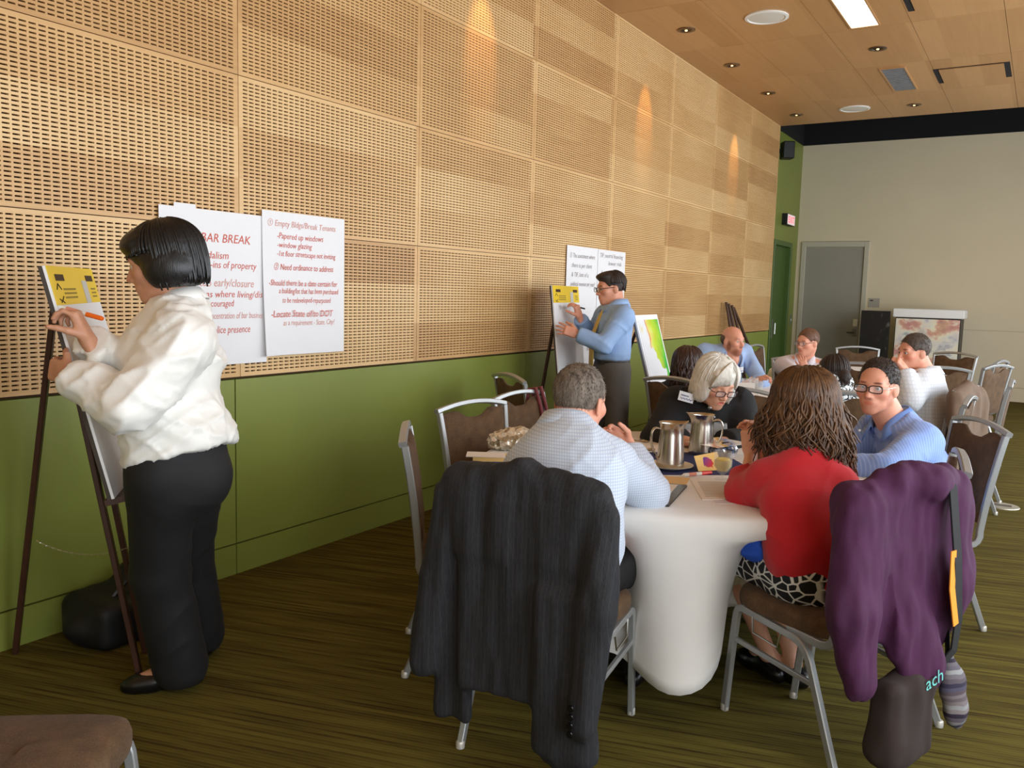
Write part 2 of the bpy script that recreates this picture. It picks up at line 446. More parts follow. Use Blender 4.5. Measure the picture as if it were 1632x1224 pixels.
def m_carpet():
    t = NT('striped_carpet'); p = t.pos()
    a = math.atan2(-0.272, -0.962)
    q = t.mapv(p, rot=(0, 0, -a)); u, v, _ = t.sep(q)
    w = t.math('ADD', v, t.math('MULTIPLY', t.noise(p, 30, 1), 0.004))
    row = t.math('FLOOR', t.math('DIVIDE', w, 0.016)); fr = t.math('FRACT', t.math('DIVIDE', w, 0.016))
    wn = t.n('ShaderNodeTexWhiteNoise', noise_dimensions='1D'); t.l(row, wn.inputs['W'])
    dash = t.noise(t.comb(t.math('ADD', t.math('MULTIPLY', u, 2.6), t.math('MULTIPLY', wn.outputs[0], 40)), t.math('MULTIPLY', row, 2.37), 0), 1.0, 1, 0.3)
    f = t.math('ADD', t.math('MULTIPLY', dash, 0.8), t.math('MULTIPLY', wn.outputs[0], 0.12))
    base = t.ramp(f, [(0.30, S(70, 58, 24)), (0.44, S(92, 82, 32)), (0.58, S(112, 102, 42)), (0.75, S(126, 114, 50))])
    wide = t.noise(t.comb(t.math('MULTIPLY', u, 0.5), t.math('MULTIPLY', v, 3.0), 0), 1.0, 2)
    base = t.mix(t.math('MULTIPLY', wide, 0.35), base, S(94, 78, 32))
    ln = t.math('GREATER_THAN', fr, 0.86)
    base = t.mix(t.math('MULTIPLY', ln, 0.35), base, S(150, 132, 70))
    sp = t.noise(p, 420, 2, 0.7)
    t.color(t.mix(0.55, base, t.ramp(sp, [(0.3, (0.25, 0.25, 0.25, 1)), (0.7, (1, 1, 1, 1))]), 'MULTIPLY'))
    t.set(Roughness=0.95); t.b.inputs['Specular IOR Level'].default_value = 0.1
    t.bump(t.math('ADD', t.math('MULTIPLY', sp, 0.6), t.math('MULTIPLY', fr, 0.4)), 0.5, 0.004)
    return t.m
WOOD = m_wood(); CEILW = m_ceilwood(); CARPET = m_carpet()
GREEN = mat('green_lacquer', S(130, 140, 62), 0.42, var=0.05, vscale=1.5)
GREEND = mat('dark_green_door', S(74, 100, 40), 0.4)  # door and frame, a darker green than the wall panels
BEIGE = mat('beige_wall_paint', S(224, 210, 180), 0.75, var=0.03, vscale=0.8, bump=0.1, bscale=250)
GREYD = mat('grey_door_paint', S(160, 155, 142), 0.55, var=0.03, vscale=2)
TRIM = mat('door_trim_paint', S(196, 190, 170), 0.5)
BLACKP = mat('black_plenum_paint', S(16, 15, 17), 0.9)
SLOTD = mat('dark_panel_backing', S(74, 48, 24), 0.9)  # dark brown backing seen through the panel slots and joints
STEEL = mat('brushed_steel', S(200, 198, 192), 0.28, 1.0)
DARKM = mat('dark_plastic', S(24, 24, 26), 0.45)
WHITEP = mat('white_plastic', S(235, 235, 230), 0.4)

# ------------------------------------------------------------------ floor, walls, ceiling
tag(MB().box((-0.6, RY0-0.2, -0.1), (RX+0.2, RY1+0.2, 0)).build('floor', CARPET), kind='structure')
wl = tag(MB().box((-0.16, RY0, 0), (-0.045, 12.78, 4.0)).build('wall_left', SLOTD), kind='structure')
YE = [-2.80, -1.37, 0.065, 1.50, 2.936, 4.373, 5.80, 7.232, 8.622, 10.007, 11.401, 12.79]
ZE = [1.03, 1.777, 2.525, 3.27, 4.0]
def slotted(w, h, nc, nr):
    """panel face in the y-z plane at x=0, slots cut through, 16 mm deep"""
    mg, mz = 0.022, 0.016; cw = (w-2*mg)/nc; ch = (h-2*mz)/nr; sl, sh = cw*0.76, ch*0.38
    ys = [0]; zs = [0]
    for i in range(nc): c = mg+cw*(i+0.5); ys += [c-sl/2, c+sl/2]
    for j in range(nr): c = mz+ch*(j+0.5); zs += [c-sh/2, c+sh/2]
    ys.append(w); zs.append(h); b = MB(); ny = len(ys); d = -0.016
    b.v = [(0, y, z) for z in zs for y in ys]; o = len(b.v)
    b.v += [(d, y, z) for z in zs for y in ys]
    I = lambda i, j: j*ny+i
    for j in range(len(zs)-1):
        for i in range(ny-1):
            q = (I(i, j), I(i+1, j), I(i+1, j+1), I(i, j+1))
            if i % 2 == 1 and j % 2 == 1:
                for k in range(4): b.f.append((q[k], q[(k+1) % 4], q[(k+1) % 4]+o, q[k]+o))
            else: b.f.append(q)
    e = [I(i, 0) for i in range(ny)]; s2 = [I(ny-1, j) for j in range(len(zs))]; e3 = [I(i, len(zs)-1) for i in range(ny-1, -1, -1)]; e4 = [I(0, j) for j in range(len(zs)-1, -1, -1)]
    ring = e+s2[1:]+e3[1:]+e4[1:-1]
    for k in range(len(ring)): a, c = ring[k], ring[(k+1) % len(ring)]; b.f.append((c, a, a+o, c+o))
    b.mi = [0]*len(b.f); me = b.mesh('wood_panel'); me.materials.append(WOOD); return me
PW, PH = 1.405, 0.7475
slot_me = slotted(PW-0.004, PH-0.004, 36, 39)
for i in range(len(YE)-1):
    for j in range(4):
        o = bpy.data.objects.new('wood_panel', slot_me); COL.objects.link(o); o.parent = wl
        o.location = (0.0, YE[i]+0.002, ZE[j]+0.002); o.scale = (1, (YE[i+1]-YE[i])/PW, (ZE[j+1]-ZE[j])/PH)
gy = [-2.80, 0.05, 2.905, 5.77, 8.63, 11.40, 12.79]
for i in range(len(gy)-1):
    MB().box((-0.045, gy[i]+0.004, 0.165), (-0.004, gy[i+1]-0.004, 1.018)).build('green_panel', GREEN, wl)
    MB().box((-0.045, gy[i]+0.004, 0), (-0.004, gy[i+1]-0.004, 0.157)).build('skirting_panel', GREEN, wl)
# recessed green wall with its door, the far wall, the black band above
GX = -0.27
wg = tag(MB().box((GX-0.1, 12.78, 0), (GX, 13.75, 4.12)).box((GX-0.1, 14.85, 0), (GX, RY1+.1, 4.12)).box((GX-0.1, 13.75, 2.44), (GX, 14.85, 4.12)).build('wall_recess', GREEN), kind='structure')
tag(MB().box((GX, 12.70, 0), (-0.045, 12.785, 4.0)).build('wall_return', GREEN), kind='structure')
d1 = thing('door_1', None, None, (GX, 14.3, 0), kind='structure')
MB().box((-0.09, -0.47, 0), (-0.05, 0.47, 2.36)).build('door_leaf', GREEND, d1)
MB().box((-0.1, -0.55, 0), (0.03, -0.47, 2.44)).box((-0.1, 0.47, 0), (0.03, 0.55, 2.44)).box((-0.1, -0.47, 2.36), (0.03, 0.47, 2.44)).build('door_frame', GREEND, d1, bevel=0.006)
hd = MB().tube([(-0.02, -0.14, 0.92), (0.0, -0.14, 0.92), (0.0, -0.14, 1.10), (-0.02, -0.14, 1.10)], 0.012).box((-0.05, -0.17, 0.85), (-0.04, -0.11, 1.16)).build('door_handle', STEEL, d1)
wf = tag(MB().box((GX-0.1, RY1+0.02, 0), (RX+0.1, RY1+0.12, 4.12)).build('wall_far', BEIGE), kind='structure')
FD0, FD1 = -0.19, 0.91
for z0, z1 in ((0, 0.215), (0.221, 1.085), (1.092, 4.12)):
    if z1 < 3: MB().box((GX, RY1, z0), (FD0, RY1+0.02, z1)).build('wall_panel', BEIGE, wf); MB().box((FD1, RY1, z0), (RX, RY1+0.02, z1)).build('wall_panel', BEIGE, wf)
    else: MB().box((GX, RY1, z0), (FD0, RY1+0.02, 2.5)).box((FD1, RY1, z0), (RX, RY1+0.02, 2.5)).box((GX, RY1, 2.5), (RX, RY1+0.02, z1)).build('wall_panel', BEIGE, wf)
d2 = thing('door_2', None, None, (0.36, RY1, 0), kind='structure')
MB().box((-0.475, 0.0, 0), (0.475, 0.018, 2.40)).build('door_leaf', GREYD, d2)
MB().box((-0.55, -0.03, 0), (-0.475, 0.02, 2.49)).box((0.475, -0.03, 0), (0.55, 0.02, 2.49)).box((-0.475, -0.03, 2.40), (0.475, 0.02, 2.49)).build('door_frame', TRIM, d2, bevel=0.005)
h2 = MB().box((0.375, -0.02, 0.90), (0.435, 0.0, 1.03)).tube([(0.405, -0.02, 0.965), (0.405, -0.06, 0.965), (0.29, -0.06, 0.965)], 0.011).build('door_handle', mat('dark_steel', S(120, 118, 112), .35, 1), d2)
MB().box((0.37, -0.012, 1.07), (0.44, 0.0, 1.19)).build('lock_plate', STEEL, d2)
tag(MB().box((GX-.1, RY1, 4.12), (RX+.1, RY1+0.12, 5.3)).box((GX-0.1, 12.8, 4.12), (GX, RY1, 5.3)).box((GX, 12.78, 4.06), (RX, 12.84, 5.3)).box((GX-.1, 12.78, 5.3), (RX+.1, RY1+.12, 5.4)).build('wall_plenum', BLACKP), kind='structure')
# far side and back of the room (behind the camera), with the window wall
tag(MB().box((-0.16, RY0-0.12, 0), (RX+.12, RY0, 4.0)).build('wall_back', BEIGE), kind='structure')
wr = MB(); ys = [RY0]
for wy, ww in WINDOWS: ys += [wy-ww/2-0.2, wy+ww/2+0.2]
ys.append(RY1+.1)
for k in range(0, len(ys), 2): wr.box((RX, ys[k], 0.0), (RX+0.12, ys[k+1], 4.12))
for wy, ww in WINDOWS: wr.box((RX, wy-ww/2-.2, 0), (RX+.12, wy+ww/2+.2, 0.25)); wr.box((RX, wy-ww/2-.2, 3.3), (RX+.12, wy+ww/2+.2, 4.12))
tag(wr.build('wall_right', BEIGE), kind='structure')
GLASSW = mat('window_glass', S(240, 248, 250), 0.02, **{'Transmission Weight': 1.0})
for n, (wy, ww) in enumerate(WINDOWS):
    w_ = thing('window_%d' % (n+1), None, None, (RX, wy, 0.25), kind='structure'); h_ = ww/2+0.2
    fr = MB()
    for a, b in ((-h_, -h_+.06), (-.03, .03), (h_-.06, h_)): fr.box((0.02, a, 0), (0.09, b, 3.05))
    fr.box((0.02, -h_, 0), (0.09, h_, 0.06)); fr.box((0.02, -h_, 2.99), (0.09, h_, 3.05)); fr.build('window_frame', mat('window_frame_metal', S(90, 92, 95), .4, .8), w_)
    for a, b in ((-h_+.06, -.03), (.03, h_-.06)): MB().box((0.05, a, 0.06), (0.056, b, 2.99)).build('pane', GLASSW, w_)
# ceiling of veneer panels
ce = tag(MB().box((-0.16, RY0-.1, 4.03), (RX+.12, 12.84, 4.1)).build('ceiling', CEILW), kind='structure')
xs = [0.0]+[0.045+0.732*k for k in range(1, 12) if 0.045+0.732*k < RX-.1]+[RX]
ysg = [RY0, -1.21, 0.19, 1.59, 2.99, 4.39, 5.79, 7.19, 8.585, 10.04, 11.40, 12.82]
cell = {}
for i in range(len(xs)-1):
    for j in range(len(ysg)-1):
        w, h = xs[i+1]-xs[i], ysg[j+1]-ysg[j]; key = (round(w, 3), round(h, 3))
        if key not in cell: cell[key] = MB().box((0.002, 0.002, 0), (w-0.002, h-0.002, 0.03)).mesh('ceiling_panel'); cell[key].materials.append(CEILW)
        o = bpy.data.objects.new('ceiling_panel', cell[key]); COL.objects.link(o); o.parent = ce; o.location = (xs[i], ysg[j], 4.0)
# ------------------------------------------------------------------ ceiling fixtures
BULB = mat('lamp_glow', (1, .75, .4, 1), .5, **{'Emission Color': (1, .62, .25, 1), 'Emission Strength': 2.5})
RINGM = mat('downlight_ring', S(120, 100, 80), .3, .9)
BULBOFF = mat('lamp_unlit', S(150, 140, 120), .4)
def downlight(x, y, label, lit, group='recessed downlights'):
    t = thing('downlight', label, 'ceiling light', (x, y, 4.0), 0, group)
    autosmooth(MB().lathe([(0.085, 0.0), (0.085, -0.008), (0.055, -0.012), (0.045, -0.002)], n=20).build('trim_ring', RINGM, t))
    autosmooth(MB().lathe([(0.0, -0.004), (0.045, -0.003)], n=16).build('aperture', DARKM, t))
    MB().sphere((0, 0, -0.008), (0.014, 0.014, 0.008), 8, 6).build('bulb', BULB if y > 7 else BULBOFF, t)
    if lit:
        L = bpy.data.lights.new('downlight_lamp', 'SPOT'); L.energy = 42; L.color = (1.0, 0.55, 0.2); L.spot_size = math.radians(30); L.spot_blend = 0.7; L.shadow_soft_size = 0.03
        lo = bpy.data.objects.new('downlight_lamp' if y > 7 else 'downlight_lamp_offscreen', L); COL.objects.link(lo); lo.parent = t; lo.location = (0, 0, -0.03); lo.rotation_euler = (0, math.radians(27), 0)
for k, y in enumerate([3.6, 5.05, 6.45, 7.9, 9.29, 10.72, 12.12]):
    downlight(0.385, y, '%s recessed downlight from the black ceiling band, in the row along the wood wall' % ['seventh', 'sixth', 'fifth', 'fourth', 'third', 'second', 'first'][k], y in (5.05, 7.9, 10.72), 'downlights along the wood wall')
for y, lb in ((6.5, 'recessed downlight on the near side of the lit troffer'), (9.32, 'recessed downlight between the lit troffer and the louvred one'), (12.12, 'recessed downlight between the louvred troffer and the black ceiling band')): downlight(1.85, y, lb, False, 'downlights between the troffers')
for y, lb in ((7.87, 'large round white ceiling speaker grille beside the lit troffer'), (12.04, 'round white ceiling speaker grille close to the black ceiling band')):
    t = thing('ceiling_speaker', lb, 'ceiling speaker', (1.148, y, 4.0))
    autosmooth(MB().lathe([(0.19, 0.0), (0.19, -0.01), (0.165, -0.014), (0.16, -0.006)], n=36).build('bezel', WHITEP, t))
    autosmooth(MB().lathe([(0.0, -0.016), (0.08, -0.014), (0.163, -0.007)], n=36).build('grille', mat('speaker_mesh', S(214, 210, 200), .7, bump=.6, bscale=900), t))
LITP = mat('lit_diffuser', (1, 1, 1, 1), .5, **{'Emission Color': (1, 0.97, 0.93, 1), 'Emission Strength': 7.0})
for y0, y1, lit in ((7.25, 8.53, True), (10.12, 11.24, False)):
    t = thing('troffer_light', 'bright lit rectangular ceiling troffer' if lit else 'unlit rectangular ceiling troffer with grey louvre slats', 'ceiling light', (1.865, (y0+y1)/2, 4.0))
    h = (y1-y0)/2
    MB().box((-.13, -h, -.012), (-.115, h, 0)).box((.115, -h, -.012), (.13, h, 0)).box((-.115, -h, -.012), (.115, -h+.02, 0)).box((-.115, h-.02, -.012), (.115, h, 0)).build('frame', CEILW, t)
    if lit: MB().box((-.113, -h+.02, -.006), (.113, h-.02, -.002)).build('diffuser', LITP, t)
    else:
        MB().box((-.113, -h+.02, -.003), (.113, h-.02, -.001)).build('backing', mat('troffer_back', S(150, 155, 165), .4, .5), t)
        for k in range(14): MB().box((-.113, -h+.05+k*(2*h-.1)/13, -.012), (.113, -h+.062+k*(2*h-.1)/13, -.003)).build('louvre', mat('louvre_grey', S(168, 172, 178), .35, .7), t)
for x0, x1, y0, y1, lb in ((2.235, 2.955, 10.40, 11.07, 'recessed ceiling access cover with black slots, beside the unlit troffer'), (2.26, 2.98, 7.55, 8.27, 'recessed ceiling access cover with black slots, beside the lit troffer')):
    t = thing('ceiling_cover', lb, 'ceiling vent', ((x0+x1)/2, (y0+y1)/2, 4.0)); w, h = (x1-x0)/2, (y1-y0)/2
    MB().box((-w, -h, -.004), (w, h, 0)).build('dark_recess_sheet', BLACKP, t)  # flat black sheet stands in for the dark recess around the cover
    MB().box((-w+.055, -h+.02, -.012), (w-.055, h-.02, -.004)).build('cover', CEILW, t)
# ------------------------------------------------------------------ wall fixtures at the far end
t = thing('exit_sign', 'red and white EXIT sign on the green wall above the green door', 'sign', (GX, 14.42, 2.79))
MB().box((0, -.24, -.09), (.09, .24, .09)).build('housing', DARKM, t, bevel=.004)
MB().box((.0905, -.225, -.08), (.094, .225, .08)).build('face', mat('exit_face', S(250, 225, 225), .4, **{'Emission Color': (1, .8, .8, 1), 'Emission Strength': .35}), t)
text_mesh('EXIT', .15, mat('exit_red', S(235, 40, 70), .4, **{'Emission Color': (1, .05, .12, 1), 'Emission Strength': .6}), t, frame((.0955, -.19, -.052), (0, 1, 0), (0, 0, 1), (1, 0, 0)), width=.38)
t = thing('wall_speaker', 'small black wall speaker on a bracket high on the green wall', 'speaker', (GX, 13.62, 3.78))
MB().obox((.17, 0, 0), (.075, .045, 0), (-.05, .08, 0), (0, 0, .13)).build('cabinet', DARKM, t, bevel=.012)
MB().box((0, -.03, -.03), (.12, .03, .03)).build('bracket', DARKM, t)
t = thing('light_switch', 'grey switch plate on the green wall beside the green door', 'light switch', (GX, 15.13, 1.14))
MB().box((0, -.05, -.09), (.008, .05, .09)).build('plate', mat('switch_grey', S(110, 125, 100), .4), t); MB().box((.008, -.012, -.02), (.016, .012, .02)).build('toggle', WHITEP, t)
t = thing('room_sign', 'small grey wall sign with a dark mark beside the grey door', 'sign', (1.04, RY1, 1.475))
MB().box((-.085, -.01, -.075), (.085, 0, .075)).build('plate', mat('room_plate', S(176, 170, 158), .4), t)
MB().box((-.065, -.0115, .028), (-.015, -.01, .046)).build('dark_mark', DARKM, t)
# display cabinet with a painting
def m_paint():
    t = NT('abstract_painting'); p = t.obj(); n1 = t.noise(t.mapv(p, (1, 1, 1.3), (0, .6, 0)), 3.2, 4, .6); n2 = t.noise(t.mapv(p, (1.2, 1, .8), (0, -.5, 0), (3, 1, 2)), 4.5, 3)
    a = t.ramp(n1, [(.3, S(70, 110, 150)), (.42, S(230, 236, 225)), (.52, S(250, 240, 205)), (.6, S(214, 130, 90)), (.72, S(170, 70, 45))])
    b = t.ramp(n2, [(.35, S(245, 240, 215)), (.55, S(225, 200, 210)), (.7, S(120, 110, 170))])
    t.color(t.mix(.35, a, b)); t.set(Roughness=.3); return t.m
def m_sketch():
    t = NT('charcoal_board'); p = t.obj(); n1 = t.noise(t.mapv(p, (1.5, 1, .8), (0, .7, 0)), 7, 3, .7)
    t.color(t.ramp(n1, [(.50, S(14, 13, 13)), (.62, S(24, 23, 22)), (.72, S(105, 100, 95))])); t.set(Roughness=.5); return t.m
t = thing('display_cabinet', 'display cabinet with a bright white top and a colourful painted front by the far wall', 'cabinet', (1.97, 14.62, 0))
MB().box((-.45, -.28, 0), (.45, .3, 1.27)).build('body', DARKM, t)
MB().box((-.44, -.295, .35), (.44, -.28, 1.25)).build('painting', m_paint(), t)
MB().box((-.49, -.32, 1.27), (.49, .3, 1.40)).build('white_top', mat('white_cabinet_top', S(248, 248, 246), .4), t, bevel=.008)
t = thing('charcoal_sketch_board', 'black board with pale charcoal strokes beside the painted display cabinet', 'board', (1.255, 14.22, 0))
MB().box((-.215, -.02, .02), (.205, .02, 1.355)).build('panel', m_sketch(), t); [MB().box((a, -.06, 0), (a+.04, .12, .03)).build('foot', DARKM, t) for a in (-.2, .15)]
MB().tube([(0, .02, 1.1), (0, .1, .02)], .012).build('stay', DARKM, t)
t = thing('floor_outlet', 'round metal floor outlet cover set in the olive carpet', 'floor outlet', (3.31, 7.24, 0))
autosmooth(MB().lathe([(.115, 0), (.112, .006), (.08, .008), (0, .008)], n=28).build('cover', mat('outlet_metal', S(190, 185, 170), .45, .6), t)); MB().box((-.06, -.03, .0082), (.06, .03, .0105)).build('flap', mat('outlet_flap', S(95, 88, 78), .5), t)
# ------------------------------------------------------------------ banquet chair
def m_uphol():
    t = NT('brown_chenille'); p = t.obj(); n = t.noise(p, 190, 3, .7); n2 = t.noise(p, 22, 2)
    t.color(t.mix(.6, t.ramp(n, [(.3, S(56, 38, 20)), (.55, S(98, 71, 40)), (.75, S(130, 99, 62))]), t.ramp(n2, [(.3, S(68, 46, 26)), (.7, S(102, 74, 46))])))
    t.set(Roughness=.85); t.b.inputs['Sheen Weight'].default_value = .05; t.bump(n, .5, .003); return t.m
UPH = m_uphol()
FRAME = mat('silver_grey_powdercoat', S(168, 170, 170), .38, .55)
CAPM = mat('leg_glide', S(195, 190, 180), .35, .3)
def make_chair():
    t = thing('banquet_chair', 'chair', 'chair')
    def outl(s, z, k=1.0):
        pts = []
        for i in range(32):
            a = 2*math.pi*i/32; c, sn = math.cos(a), math.sin(a); e = 0.42
            x = (abs(c)**e)*(1 if c >= 0 else -1); y = (abs(sn)**e)*(1 if sn >= 0 else -1)
            w = 0.215+0.015*y
            pts.append((x*w*s, 0.02+y*0.225*s, z+(0.012*(1-x*x) if k else 0)))
        return pts
    autosmooth(MB().loft([outl(.90, .41, 0), outl(.985, .415, 0), outl(1.0, .43, 0), outl(1.0, .45, 0), outl(.975, .466), outl(.9, .476), outl(.6, .484), outl(.2, .486)]).build('seat', UPH, t), 50)
    bx = lambda z: 0.198+0.040*(z-0.46)/0.46
    by = lambda z: -0.205-0.030*(z-0.46)/0.46-0.030*((z-0.46)/0.46)**2
    def pan(sg):
        def f(u, v):
            s = 2*u-1; nt = 0.045*math.exp(-(s/0.42)**4); zt = 0.905+0.018*(1-s*s)-nt
            z = 0.50+(zt-0.50)*v; ed = (1-abs(s)**6)*(1-abs(2*v-1)**8)
            return (s*(bx(z)-0.012), by(z)+sg*(0.006+0.016*max(0, ed)**.5), z)
        return f
    autosmooth(MB().slab(pan(1), pan(-1), 16, 14).build('backrest', UPH, t), 60)
    fr = MB()
    for sx in (-1, 1):
        up = [(sx*.198, -.02, .402), (sx*.198, -.13, .40)]+bez((sx*.198, -.16, .40), (sx*.198, -.215, .405), (sx*bx(.47), by(.47), .47), 4)+[(sx*bx(z), by(z), z) for z in (.58, .7, .8, .88, .915)]
        fr = MB().bar(up, .024, .028, (1, 0, 0)); autosmooth(fr.build('back_post', FRAME, t), 35)
    top = [(s*(bx(.925)+.012), by(.925)+(-.006), .922+.030*(1-s*s)) for s in [-1+2*i/12 for i in range(13)]]
    autosmooth(MB().bar(top, .030, .022, (0, 1, .25)).build('top_rail', FRAME, t), 35)
    for sx in (-1, 1):
        x = sx*.212
        lf = autosmooth(MB().bar([(x, .242, .0), (x, .225, .2), (x, .208, .36)]+bez((x, .206, .375), (x, .200, .412), (x, .165, .408), 4), .022, .026, (1, 0, 0)).build('leg', FRAME, t), 35)
        autosmooth(MB().lathe([(.011, 0), (.015, .002), (.015, .022), (.012, .026)], (x, .242, 0), 10).build('foot_cap', CAPM, lf))
        lr = autosmooth(MB().bar(bez((x, -.05, .392), (x, -.10, .385), (x, -.125, .335), 4)+[(x, -.20, .14), (x, -.255, 0)], .022, .026, (1, 0, 0)).build('leg', FRAME, t), 35)
        autosmooth(MB().lathe([(.011, 0), (.015, .002), (.015, .022), (.012, .026)], (x, -.253, 0), 10).build('foot_cap', CAPM, lr))
        autosmooth(MB().bar([(x, .17, .406), (x, -.055, .39)], .022, .024, (1, 0, 0)).build('side_rail', FRAME, t), 35)
        autosmooth(MB().bar([(x, .218, .285), (x, -.15, .262)], .014, .018, (1, 0, 0)).build('brace', FRAME, t), 35)
        MB().tube([(x+sx*.012, .12, .40), (x+sx*.016, .11, .345), (x+sx*.016, .0, .335), (x+sx*.012, -.01, .385)], .0035, 6).build('ganging_wire', STEEL, t)
    MB().bar([(-.2, .17, .405), (.2, .17, .405)], .02, .02, (0, 1, 0)).build('cross_rail', FRAME, t)
    return t
def rzf(F): return math.atan2(-F[0], F[1])        # rotation that turns +y to F
CH0 = make_chair(); _first = [True]
def chair(x, y, F, label, group=None):
    if _first[0]:
        _first[0] = False; CH0.location = (x, y, 0); CH0.rotation_euler = (0, 0, rzf(F)); CH0['label'] = label
        if group: CH0['group'] = group
        return CH0
    r = dup(CH0, (x, y, 0), rzf(F), label)
    if 'group' in r: del r['group']
    if group: r['group'] = group
    return r
F1C = nrm(A(-.10, 1, 0)); F2C = nrm(A(-.876, .482, 0)); F8C = nrm(A(-.85, -.5, 0))
C1 = A(2.125, 2.455, 0); C2 = A(2.895, 3.015, 0); C8 = A(3.01, 4.43, 0)
chair(C1[0], C1[1], F1C, 'brown banquet chair under the man in the checked shirt, grey suit jacket on its back')
chair(C2[0], C2[1], F2C, 'brown banquet chair under the woman in red, purple coat on its back')
chair(2.975, 3.435, nrm(A(-.985, -.15, 0)), 'brown banquet chair half hidden behind the purple coat, only its top corner showing')
chair(C8[0], C8[1], F8C, 'brown banquet chair with a tall back behind the man in blue shirt and glasses')
chair(1.54, 2.80, nrm(A(.80, .60, 0)), 'brown banquet chair turned edge-on beside the white tablecloth, next to the suit jacket')
chair(1.35, 3.42, nrm(A(.99, -.14, 0)), 'empty brown banquet chair with pale frame behind the foil parcel')
chair(1.31, 3.95, nrm(A(.998, -.05, 0)), 'empty brown banquet chair with dark red bag straps over its back')
chair(0.63, 4.98, nrm(A(.55, .83, 0)), 'dark banquet chair standing against the green wall panel beside the easel')
chair(1.93, 4.82, nrm(A(.18, -.98, 0)), 'brown banquet chair behind the white-haired woman in black')
chair(2.86, 5.66, nrm(A(-.995, .05, 0)), 'empty banquet chair between the man in blue stripes and the brown draped jacket')
chair(3.03, 7.12, nrm(A(-1, .02, 0)), 'banquet chair seen edge-on beside the round floor outlet')
C11 = A(2.80, 6.50, 0); F11C = nrm(A(-.97, .25, 0))
chair(C11[0], C11[1], F11C, 'banquet chair under the man in white shirt, brown jacket on its back')
chair(1.47, 5.64, nrm(A(.30, .95, 0)), 'banquet chair of the dark-haired woman seated beside the map board')
chair(2.33, 5.62, nrm(A(-.3, .95, 0)), 'banquet chair of the woman with the dark ponytail')
chair(1.03, 7.42, nrm(A(.85, -.5, 0)), 'banquet chair of the bald bearded man')
chair(1.60, 8.02, nrm(A(.3, -.95, 0)), 'banquet chair of the man in glasses with hand on chin')
chair(0.88, 9.95, nrm(A(.98, -.1, 0)), 'banquet chair standing by the dark green door')
chair(1.70, 10.55, nrm(A(.35, -.93, 0)), 'pale framed banquet chair behind the ponytail, in front of the grey door')
chair(2.14, 8.30, nrm(A(.1, 1, 0)), 'dark banquet chair between the two rear tables')
chair(2.55, 10.4, nrm(A(-.4, -.9, 0)), 'brown banquet chair in front of the painted display cabinet')
chair(2.62, 8.35, nrm(A(-.5, .85, 0)), 'banquet chair directly behind the man in white shirt, silver top rail showing')
chair(2.88, 9.65, nrm(A(-.98, .2, 0)), 'brown banquet chair by the far beige wall, further of a pair')
chair(2.90, 8.98, nrm(A(-.9, .42, 0)), 'brown banquet chair by the far beige wall, nearer of a pair')
chair(1.62, .88, nrm(A(.834, .552, 0)), 'brown banquet chair in the dim corner below the standing woman, seat and front leg showing')

# ------------------------------------------------------------------ round tables and cloths
CLOTH = mat('white_table_linen', S(226, 222, 216), .8, var=.03, vscale=4, bump=.15, bscale=700, **{'Sheen Weight': .2})
TTOP = mat('table_board', S(150, 120, 85), .5)
def round_table(cx, cy, label, clabel, drop=.47, corner=.06, ph=0.0, nf=26, push=()):
    R = .905
    t = thing('round_table', label, 'table', (cx, cy, 0))
    autosmooth(MB().lathe([(0, .715), (R, .715), (R+.004, .73), (R, .742), (0, .742)], n=48).build('tabletop', TTOP, t))
    for k in range(4):
        a = math.pi/4+k*math.pi/2; MB().tube([(.36*math.cos(a), .36*math.sin(a), 0), (.33*math.cos(a), .33*math.sin(a), .715)], .016).build('leg', STEEL, t)
    b = MB(); n = 168; rings = []
    prof = [(0.0, 0), (.3, 0), (.6, 0), (.8, 0), (.88, 0), (.905, -.003), (.918, -.012), (.925, -.03)]
    for r, dz in prof: rings.append([(max(r, 1e-4)*math.cos(2*math.pi*k/n), max(r, 1e-4)*math.sin(2*math.pi*k/n), .752+dz) for k in range(n)])
    for j in range(1, 15):
        q = j/14; ring = []
        for k in range(n):
            a = 2*math.pi*k/n
            d = drop+corner*math.cos(4*(a-ph))+(.05*math.exp(-(math.atan2(math.sin(a-ph), math.cos(a-ph))/.16)**2) if push else 0); s = q*d
            w = .42*math.sin(nf*a*.8+1.3*math.sin(3*a))+.34*math.sin(11*a+.6)+.3*math.sin(17*a+2)
            am = .10*q**.8*(1+.3*math.sin(5*a)); r = .926+.05*q+am*w-sum(pp*max(0, q-.09)**.5*(1-(.75*max(0, q-.45)/.55 if pa_ < -1 else 0))*math.exp(-(math.atan2(math.sin(a-pa_), math.cos(a-pa_))/pw)**8) for pa_, pw, pp in push)
            ring.append((r*math.cos(a), r*math.sin(a), .722-s))
        rings.append(ring)
    b.loft(rings, True, True, False)
    o = b.build('tablecloth', CLOTH, None, (cx, cy, 0), smooth=True); tag(o, clabel, 'tablecloth')
    m = o.modifiers.new('thick', 'SOLIDIFY'); m.thickness = .003; m.offset = -1
    return t
TB1 = A(2.15, 3.58, 0); TB2 = A(1.95, 6.90, 0); TB3 = A(1.90, 9.40, 0)
round_table(TB1[0], TB1[1], 'round banquet table in the foreground under its white cloth', 'white cloth hanging low over the foreground round table', .45, .075, math.radians(-70), 30, [(math.radians(-103), .38, .40), (math.radians(-29), .545, .46), (math.radians(35), .3, .3), (math.radians(100), .3, .3)])
round_table(TB2[0], TB2[1], 'round banquet table behind, where the bald bearded man sits', 'white cloth over the round table of the bald bearded man', .45, .03, .4)
round_table(TB3[0], TB3[1], 'round banquet table close to the far wall', 'white cloth over the table close to the far wall', .45, .03, .9)

